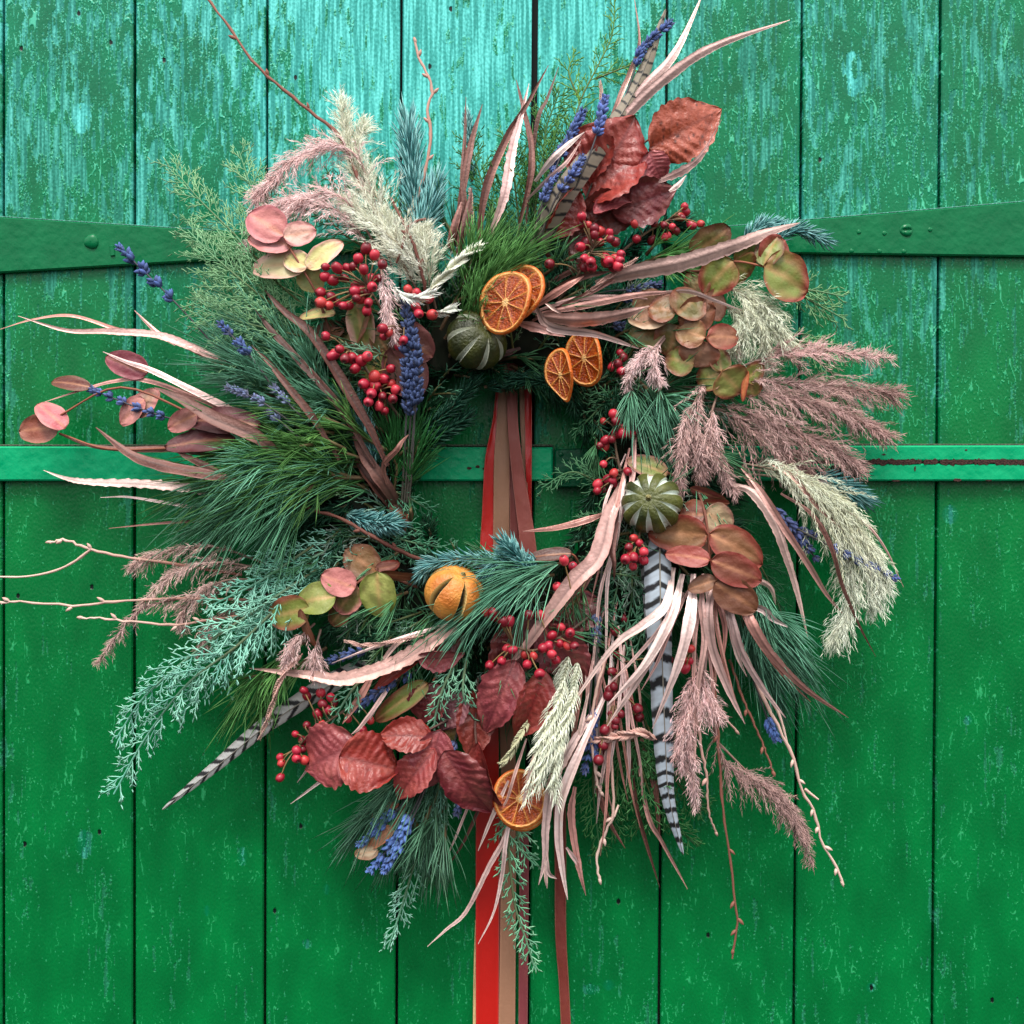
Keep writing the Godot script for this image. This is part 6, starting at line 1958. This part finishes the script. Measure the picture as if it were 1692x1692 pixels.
	cop("brown straps hanging at bottom right below the dark juniper", [
		[[1040, 1220, 80, 1050, 1320, 86, 1066, 1386, 74, 1090, 1466, 62], 9, 1.8, 0.3],
		[[1050, 1210, 78, 1070, 1340, 84, 1096, 1394, 72, 1136, 1469, 60], 9, 0.8, 0.3],
		[[1060, 1220, 78, 1082, 1300, 84, 1090, 1390, 70], 12, 1.5, 0.3],
		[[980, 1240, 90, 990, 1310, 96, 1008, 1360, 84, 1033, 1402, 72], 10, 1.6, 0.3],
		[[990, 1200, 92, 1000, 1290, 98, 1012, 1340, 86], 5, 0.6, 0.3]])
	cop("thin pale straps splayed over the lower red ribbon", [
		[[850, 1330, 112, 834, 1384, 108, 808, 1432, 96, 770, 1506, 80, 737, 1536, 72, 706, 1564, 66], 8, 0.4, 0.3, 0.3],
		[[850, 1320, 114, 836, 1390, 110, 830, 1446, 98, 816, 1508, 84, 790, 1560, 72], 7, 0.1, 0.3, 0.2],
		[[840, 1290, 120, 814, 1348, 116, 790, 1406, 100], 8, 0.1, 0.2],
		[[800, 1290, 100, 776, 1328, 100, 750, 1390, 86, 731, 1427, 74], 5, 0.2, 0.2],
		[[810, 1300, 96, 790, 1340, 96, 764, 1395, 84, 734, 1440, 70], 6, 1.8, 0.2],
		[[870, 1220, 130, 850, 1280, 138, 838, 1320, 126, 826, 1340, 118], 6, 0.6, 0.2],
		[[905, 1190, 134, 880, 1260, 146, 868, 1310, 138, 862, 1340, 130], 7, 0.3, 0.3]])
	cop("long serrated copper leaf sweeping left under the whole orange", [
		[[775, 1010, 124, 735, 1046, 144, 660, 1094, 150, 570, 1122, 142, 500, 1114, 126, 412, 1104, 106], 24, 0.6, 0.15, 0.5],
		[[740, 1030, 128, 690, 1046, 146, 645, 1060, 146, 600, 1076, 136, 548, 1096, 122], 7, 0.1, 0.3],
		[[700, 1040, 126, 660, 1060, 138, 630, 1096, 132, 610, 1128, 122], 9, 0.4, 0.3]])
	cop("pink straps and whitish tips sticking out by the lower left berries", [
		[[660, 1110, 122, 625, 1160, 134, 596, 1200, 124, 580, 1214, 118], 8, 0.4, 0.3],
		[[670, 1100, 120, 630, 1156, 128, 608, 1196, 120], 6, 0.1, 0.3],
		[[620, 1110, 116, 590, 1160, 124, 566, 1196, 116], 13, 1.0, 0.3],
		[[560, 1270, 104, 524, 1296, 98, 480, 1328, 80], 6, 0.0, 0.2],
		[[520, 1250, 100, 505, 1275, 94, 491, 1293, 84], 4, 0.1, 0.2]])

func build_berries() -> void:
	berries("thick cluster of red hips at upper left, under the pale eucalyptus", [660, 560, 110, 630, 510, 145, 600, 460, 150], [605, 411, 619, 421, 592, 427, 574, 443, 584, 440, 601, 445, 569, 460, 614, 460, 632, 437, 626, 460, 587, 473, 597, 480, 606, 483, 586, 481, 589, 493, 609, 500, 576, 505, 567, 505, 606, 514, 538, 441, 557, 443, 537, 457, 550, 463, 530, 483, 547, 490, 557, 500, 530, 500, 543, 505, 596, 494, 615, 474], 158)
	berries("red hips left of the dark lavender, in two clumps one above the other", [660, 690, 110, 625, 640, 142, 590, 590, 150, 560, 570, 146], [574, 589, 582, 592, 607, 589, 597, 596, 587, 609, 570, 592, 561, 577, 552, 583, 550, 588, 538, 555, 646, 609, 619, 622, 634, 626, 601, 634, 619, 636, 647, 634, 609, 644, 632, 655, 654, 644, 649, 659, 609, 664, 627, 671, 636, 679, 614, 650, 625, 640], 158)
	berries("few red hips right of the dark lavender beside the white foxtail", [650, 580, 120, 668, 540, 145, 690, 505, 150], [674, 478, 689, 483, 687, 507, 692, 518, 709, 493, 714, 520, 632, 543, 642, 550, 636, 555, 658, 572, 667, 562, 680, 486], 152, 9.0)
	berries("red hip cluster at upper right under the maroon beech leaves", [920, 500, 110, 965, 440, 138, 985, 400, 145], [961, 358, 962, 370, 972, 372, 982, 378, 992, 382, 982, 388, 959, 408, 969, 402, 992, 400, 1007, 385, 1009, 395, 1017, 400, 966, 427, 976, 433, 966, 442, 1001, 425, 1006, 432, 1016, 428, 1026, 420, 1024, 430, 1021, 440, 1014, 442, 1001, 433, 978, 442, 908, 436], 150, 9.2)
	berries("loose red hips furthest to the upper right, above the eucalyptus", [1000, 440, 100, 1060, 390, 118, 1120, 355, 112], [1081, 370, 1097, 372, 1111, 375, 1117, 382, 1077, 397, 1104, 390, 1122, 358, 1131, 341, 1133, 350, 1127, 360, 1143, 372, 1158, 370, 1098, 392, 1048, 370, 1052, 395], 116, 8.4)
	berries("small group of red hips right of the twin dried slices", [1070, 660, 105, 1040, 625, 122, 1015, 605, 124], [1012, 604, 1021, 601, 1011, 607, 1026, 613, 1025, 583, 1030, 590], 126, 8.4)
	berries("red hips strung along the right inner rim above the lime", [1070, 840, 105, 1030, 790, 124, 1015, 720, 124, 1020, 690, 118], [997, 696, 1014, 684, 1017, 696, 1029, 707, 1029, 716, 1019, 716, 1026, 714, 1011, 726, 1001, 727, 992, 736, 999, 737, 1044, 717, 997, 767, 1014, 782, 1037, 779, 1012, 794, 1014, 801, 987, 811, 999, 809, 1004, 792, 988, 800], 124, 8.6)
	berries("compact clump of red hips below the striped lime", [1070, 850, 110, 1058, 880, 138, 1050, 910, 146], [1047, 889, 1056, 897, 1039, 904, 1064, 912, 1042, 916, 1034, 924, 1047, 921, 1056, 922, 1064, 926, 1046, 936], 150, 9.0)
	berries("red hips scattered over the wine red beech leaves at bottom centre", [985, 1010, 118, 930, 1050, 150, 880, 1075, 158, 830, 1060, 150], [804, 1012, 814, 1011, 821, 1012, 816, 1019, 832, 1027, 842, 1026, 874, 1016, 892, 1016, 927, 1036, 942, 1046, 926, 1064, 907, 1067, 897, 1071, 939, 1067, 949, 1067, 912, 1081, 919, 1091, 837, 1071, 847, 1074, 867, 1081, 882, 1084, 871, 1098, 809, 1099, 829, 1092, 892, 1114, 922, 971, 932, 926, 947, 936, 912, 1050], 164, 9.0)
	berries("dark red hips in the shade between lavender and feather at lower right", [1040, 1040, 96, 1025, 1110, 116, 1010, 1180, 112], [1007, 1141, 1014, 1135, 1037, 1158, 1026, 1180, 1017, 1191, 1016, 1200, 999, 1206, 1009, 1178, 1054, 1171, 1056, 1185, 997, 1231, 1002, 1241, 989, 1256, 984, 1046, 1016, 1044, 1031, 1022, 1019, 1082, 1011, 1110, 1107, 1091, 1026, 1150, 1040, 1168, 1005, 1150], 118, 9.0, 1.0)
	berries("loose red hips on thin stalks at lower left, the outermost hanging alone", [620, 1140, 100, 560, 1180, 118, 510, 1215, 112, 480, 1250, 104], [502, 1141, 507, 1150, 530, 1145, 533, 1163, 547, 1153, 553, 1161, 542, 1173, 525, 1180, 507, 1198, 532, 1196, 520, 1208, 488, 1213, 500, 1223, 490, 1240, 500, 1238, 490, 1253, 503, 1256, 463, 1251, 465, 1261, 463, 1285, 600, 1206, 612, 1190, 575, 1188], 114, 8.4)
	berries("three red hips between the whitish copper straps of the fan", [1160, 1010, 120, 1148, 1050, 140, 1140, 1085, 146], [1141, 1072, 1133, 1091, 1133, 1105, 1140, 1092], 150, 8.6)

func build_fruit() -> void:
	slice("front dried orange slice of the upper pair, its cut face to the viewer", P(836, 500, 168), Vector3(-0.5, 0.12, 0.85), -0.45, 44, 50, 5.0)
	slice("rear dried orange slice of the upper pair, half hidden by the front one", P(858, 484, 150), Vector3(-0.42, 0.16, 0.88), -0.5, 41, 46, 4.0)
	slice("left dried slice of the lower pair, folded to a drooping point", P(927, 620, 146), Vector3(-0.62, -0.1, 0.78), 0.12, 26, 42, 6.0, 0.75)
	slice("right dried slice of the lower pair, dark red flesh, under a copper strap", P(966, 592, 138), Vector3(-0.55, -0.08, 0.82), 0.1, 33, 44, 5.0)
	slice("dried orange slice at the bottom under the grain bundle", P(858, 1320, 112), Vector3(0.16, 0.22, 0.95), 0.2, 42, 46, 3.0)
	slice("hidden second slice stacked behind the bottom one, only its rim showing", P(861, 1325, 101), Vector3(0.16, 0.2, 0.95), 0.4, 42, 46, 3.0)
	fruit("dried_orange", "whole dried orange with dark slits at the hole's lower left", "orange", P(751, 980, 142), 45, Vector3(0.35, 0.75, 0.5), 6, 0.17, rgb8(190, 108, 40), rgb8(222, 152, 70), rgb8(238, 200, 130), rgb8(24, 14, 8), 0.92, 0.5, 0.22)
	fruit("dried_lime", "dark olive dried lime with white slits beside the upper orange slices", "lime", P(788, 562, 122), 47, Vector3(0.42, 0.38, 0.82), 8, 0.22, rgb8(36, 42, 12), rgb8(66, 70, 22), rgb8(206, 208, 188), rgb8(186, 190, 176), 0.86, 0.3, 0.10)
	fruit("dried_lime", "striped dried lime with broad white slits on the right inner rim", "lime", P(1076, 832, 140), 46, Vector3(-0.22, 0.24, 0.95), 10, 0.27, rgb8(40, 50, 18), rgb8(88, 92, 34), rgb8(214, 220, 204), rgb8(196, 206, 196), 0.86, 0.2, 0.08)

func build_twigs() -> void:
	var rb := rgb8(96, 50, 42)
	var rp := rgb8(150, 96, 80)
	var pk := rgb8(206, 164, 150)
	var pw := rgb8(228, 196, 182)
	twig("long red brown twig arching from the top left edge into the cream plume", [640, 400, 110, 624, 360, 116, 597, 310, 110, 564, 228, 98, 517, 187, 90, 467, 147, 82, 420, 103, 74, 377, 42, 66, 338, -8, 60], 3.4, 1.9, rb, rp, [0.12, -0.36, 0.52, 0.7, -0.83])
	twig("thin upright pinkish twig beside the tall blue fir tip", [672, 400, 100, 690, 325, 108, 701, 290, 104, 710, 240, 96, 711, 213, 92, 707, 180, 88, 714, 153, 84, 706, 122, 80, 693, 97, 76, 684, 62, 72], 3.0, 2.0, rp, pk, [0.3, -0.5, 0.66, -0.78, 0.9, 0.99])
	twig("short red twig standing in front of the cream foxtails at left of centre", [704, 500, 130, 701, 467, 146, 687, 413, 152, 671, 377, 148, 649, 333, 136], 2.8, 2.0, rb, rb.lerp(rp, 0.4), [0.4, -0.7, 0.99], [[671, 380, 148, 664, 410, 146, 655, 435, 136], [672, 377, 148, 690, 365, 144, 704, 362, 140]])
	twig("forked pale twig reaching the left edge under the pine", [400, 950, 92, 287, 932, 98, 220, 922, 94, 147, 907, 86, 108, 892, 80, 83, 897, 76], 2.6, 2.0, rp, pw, [0.6, -0.85, 0.99], [[150, 908, 86, 120, 930, 80, 85, 945, 74, 40, 953, 68, -6, 953, 64]])
	twig("straight pale twig with spaced buds pointing left, middle of the lower left three", [430, 990, 100, 367, 991, 104, 283, 989, 98, 180, 994, 88, 133, 1001, 82, 32, 994, 70, 2, 997, 66], 2.5, 1.8, rp, pw, [0.3, 0.55, -0.7, 0.93, 0.99])
	twig("pale twig pointing left, lowest of the lower left three", [440, 1010, 104, 377, 1021, 106, 333, 1026, 102, 287, 1032, 96, 213, 1027, 88, 163, 1021, 80, 132, 1022, 76], 2.5, 1.7, rp, pw, [0.35, -0.5, 0.75, 0.99])
	twig("long budded pink twig hanging to the far lower right", [1210, 1030, 112, 1240, 1100, 116, 1255, 1138, 112, 1281, 1191, 104, 1310, 1251, 96, 1325, 1305, 88, 1345, 1341, 82, 1358, 1391, 76, 1381, 1431, 70, 1393, 1462, 66], 2.8, 2.0, pk, pw, [0.45, -0.55, 0.66, 0.74, -0.82, 0.91, 0.99], [[1330, 1304, 88, 1340, 1312, 84, 1352, 1321, 80], [1270, 1150, 106, 1288, 1182, 100, 1301, 1228, 92]])
	twig("long thin brown twig hanging straight down, lowest at right", [1175, 1080, 120, 1180, 1130, 122, 1185, 1200, 116, 1190, 1268, 108, 1196, 1345, 98, 1208, 1428, 86, 1216, 1501, 76, 1218, 1528, 72, 1210, 1584, 66], 2.4, 1.6, rp, rb.lerp(rp, 0.6), [0.3, -0.6, 0.75, -0.84, 0.9, 0.99])
	twig("slender pink twig hanging through the broad pink plume", [1150, 1180, 122, 1158, 1228, 122, 1168, 1288, 112, 1171, 1341, 98, 1184, 1378, 84], 2.4, 1.4, pk, pk, [0.5, 0.99])
	twig("thin brown twig slanting down right behind the lowest lavender", [1205, 1090, 90, 1231, 1161, 94, 1260, 1228, 84, 1278, 1278, 76], 2.2, 1.5, rp, rp, [0.4, 0.7, 0.99])
	twig("dark brown twig slanting from the left into the hole's lower rim", [712, 932, 118, 647, 904, 138, 607, 881, 138, 563, 857, 130, 477, 831, 116, 407, 811, 100], 3.6, 2.2, rb, rb.lerp(rp, 0.5), [0.2, -0.45, 0.7, 0.99])
	twig("pale budded stem hanging right of the upright lavender at bottom", [1000, 1090, 124, 984, 1150, 132, 977, 1211, 124, 986, 1288, 110, 992, 1309, 104], 2.5, 2.0, pk, pw, [0.4, -0.7, 0.99])
	twig("crooked pink twig hanging lowest right of the forked straps", [1010, 1130, 112, 1008, 1195, 118, 1014, 1328, 98, 1007, 1361, 94, 987, 1411, 86, 991, 1457, 80], 2.5, 2.1, pk, pw, [0.3, 0.55, -0.7, 0.99], [[1008, 1360, 94, 1016, 1345, 94, 1022, 1330, 92]])
	twig("thin budded copper stem right of the fan's longest strap", [1165, 1020, 128, 1176, 1080, 130, 1183, 1120, 120, 1180, 1160, 112, 1220, 1212, 98], 2.0, 1.6, rp, pk, [0.5, 0.8, 0.99])
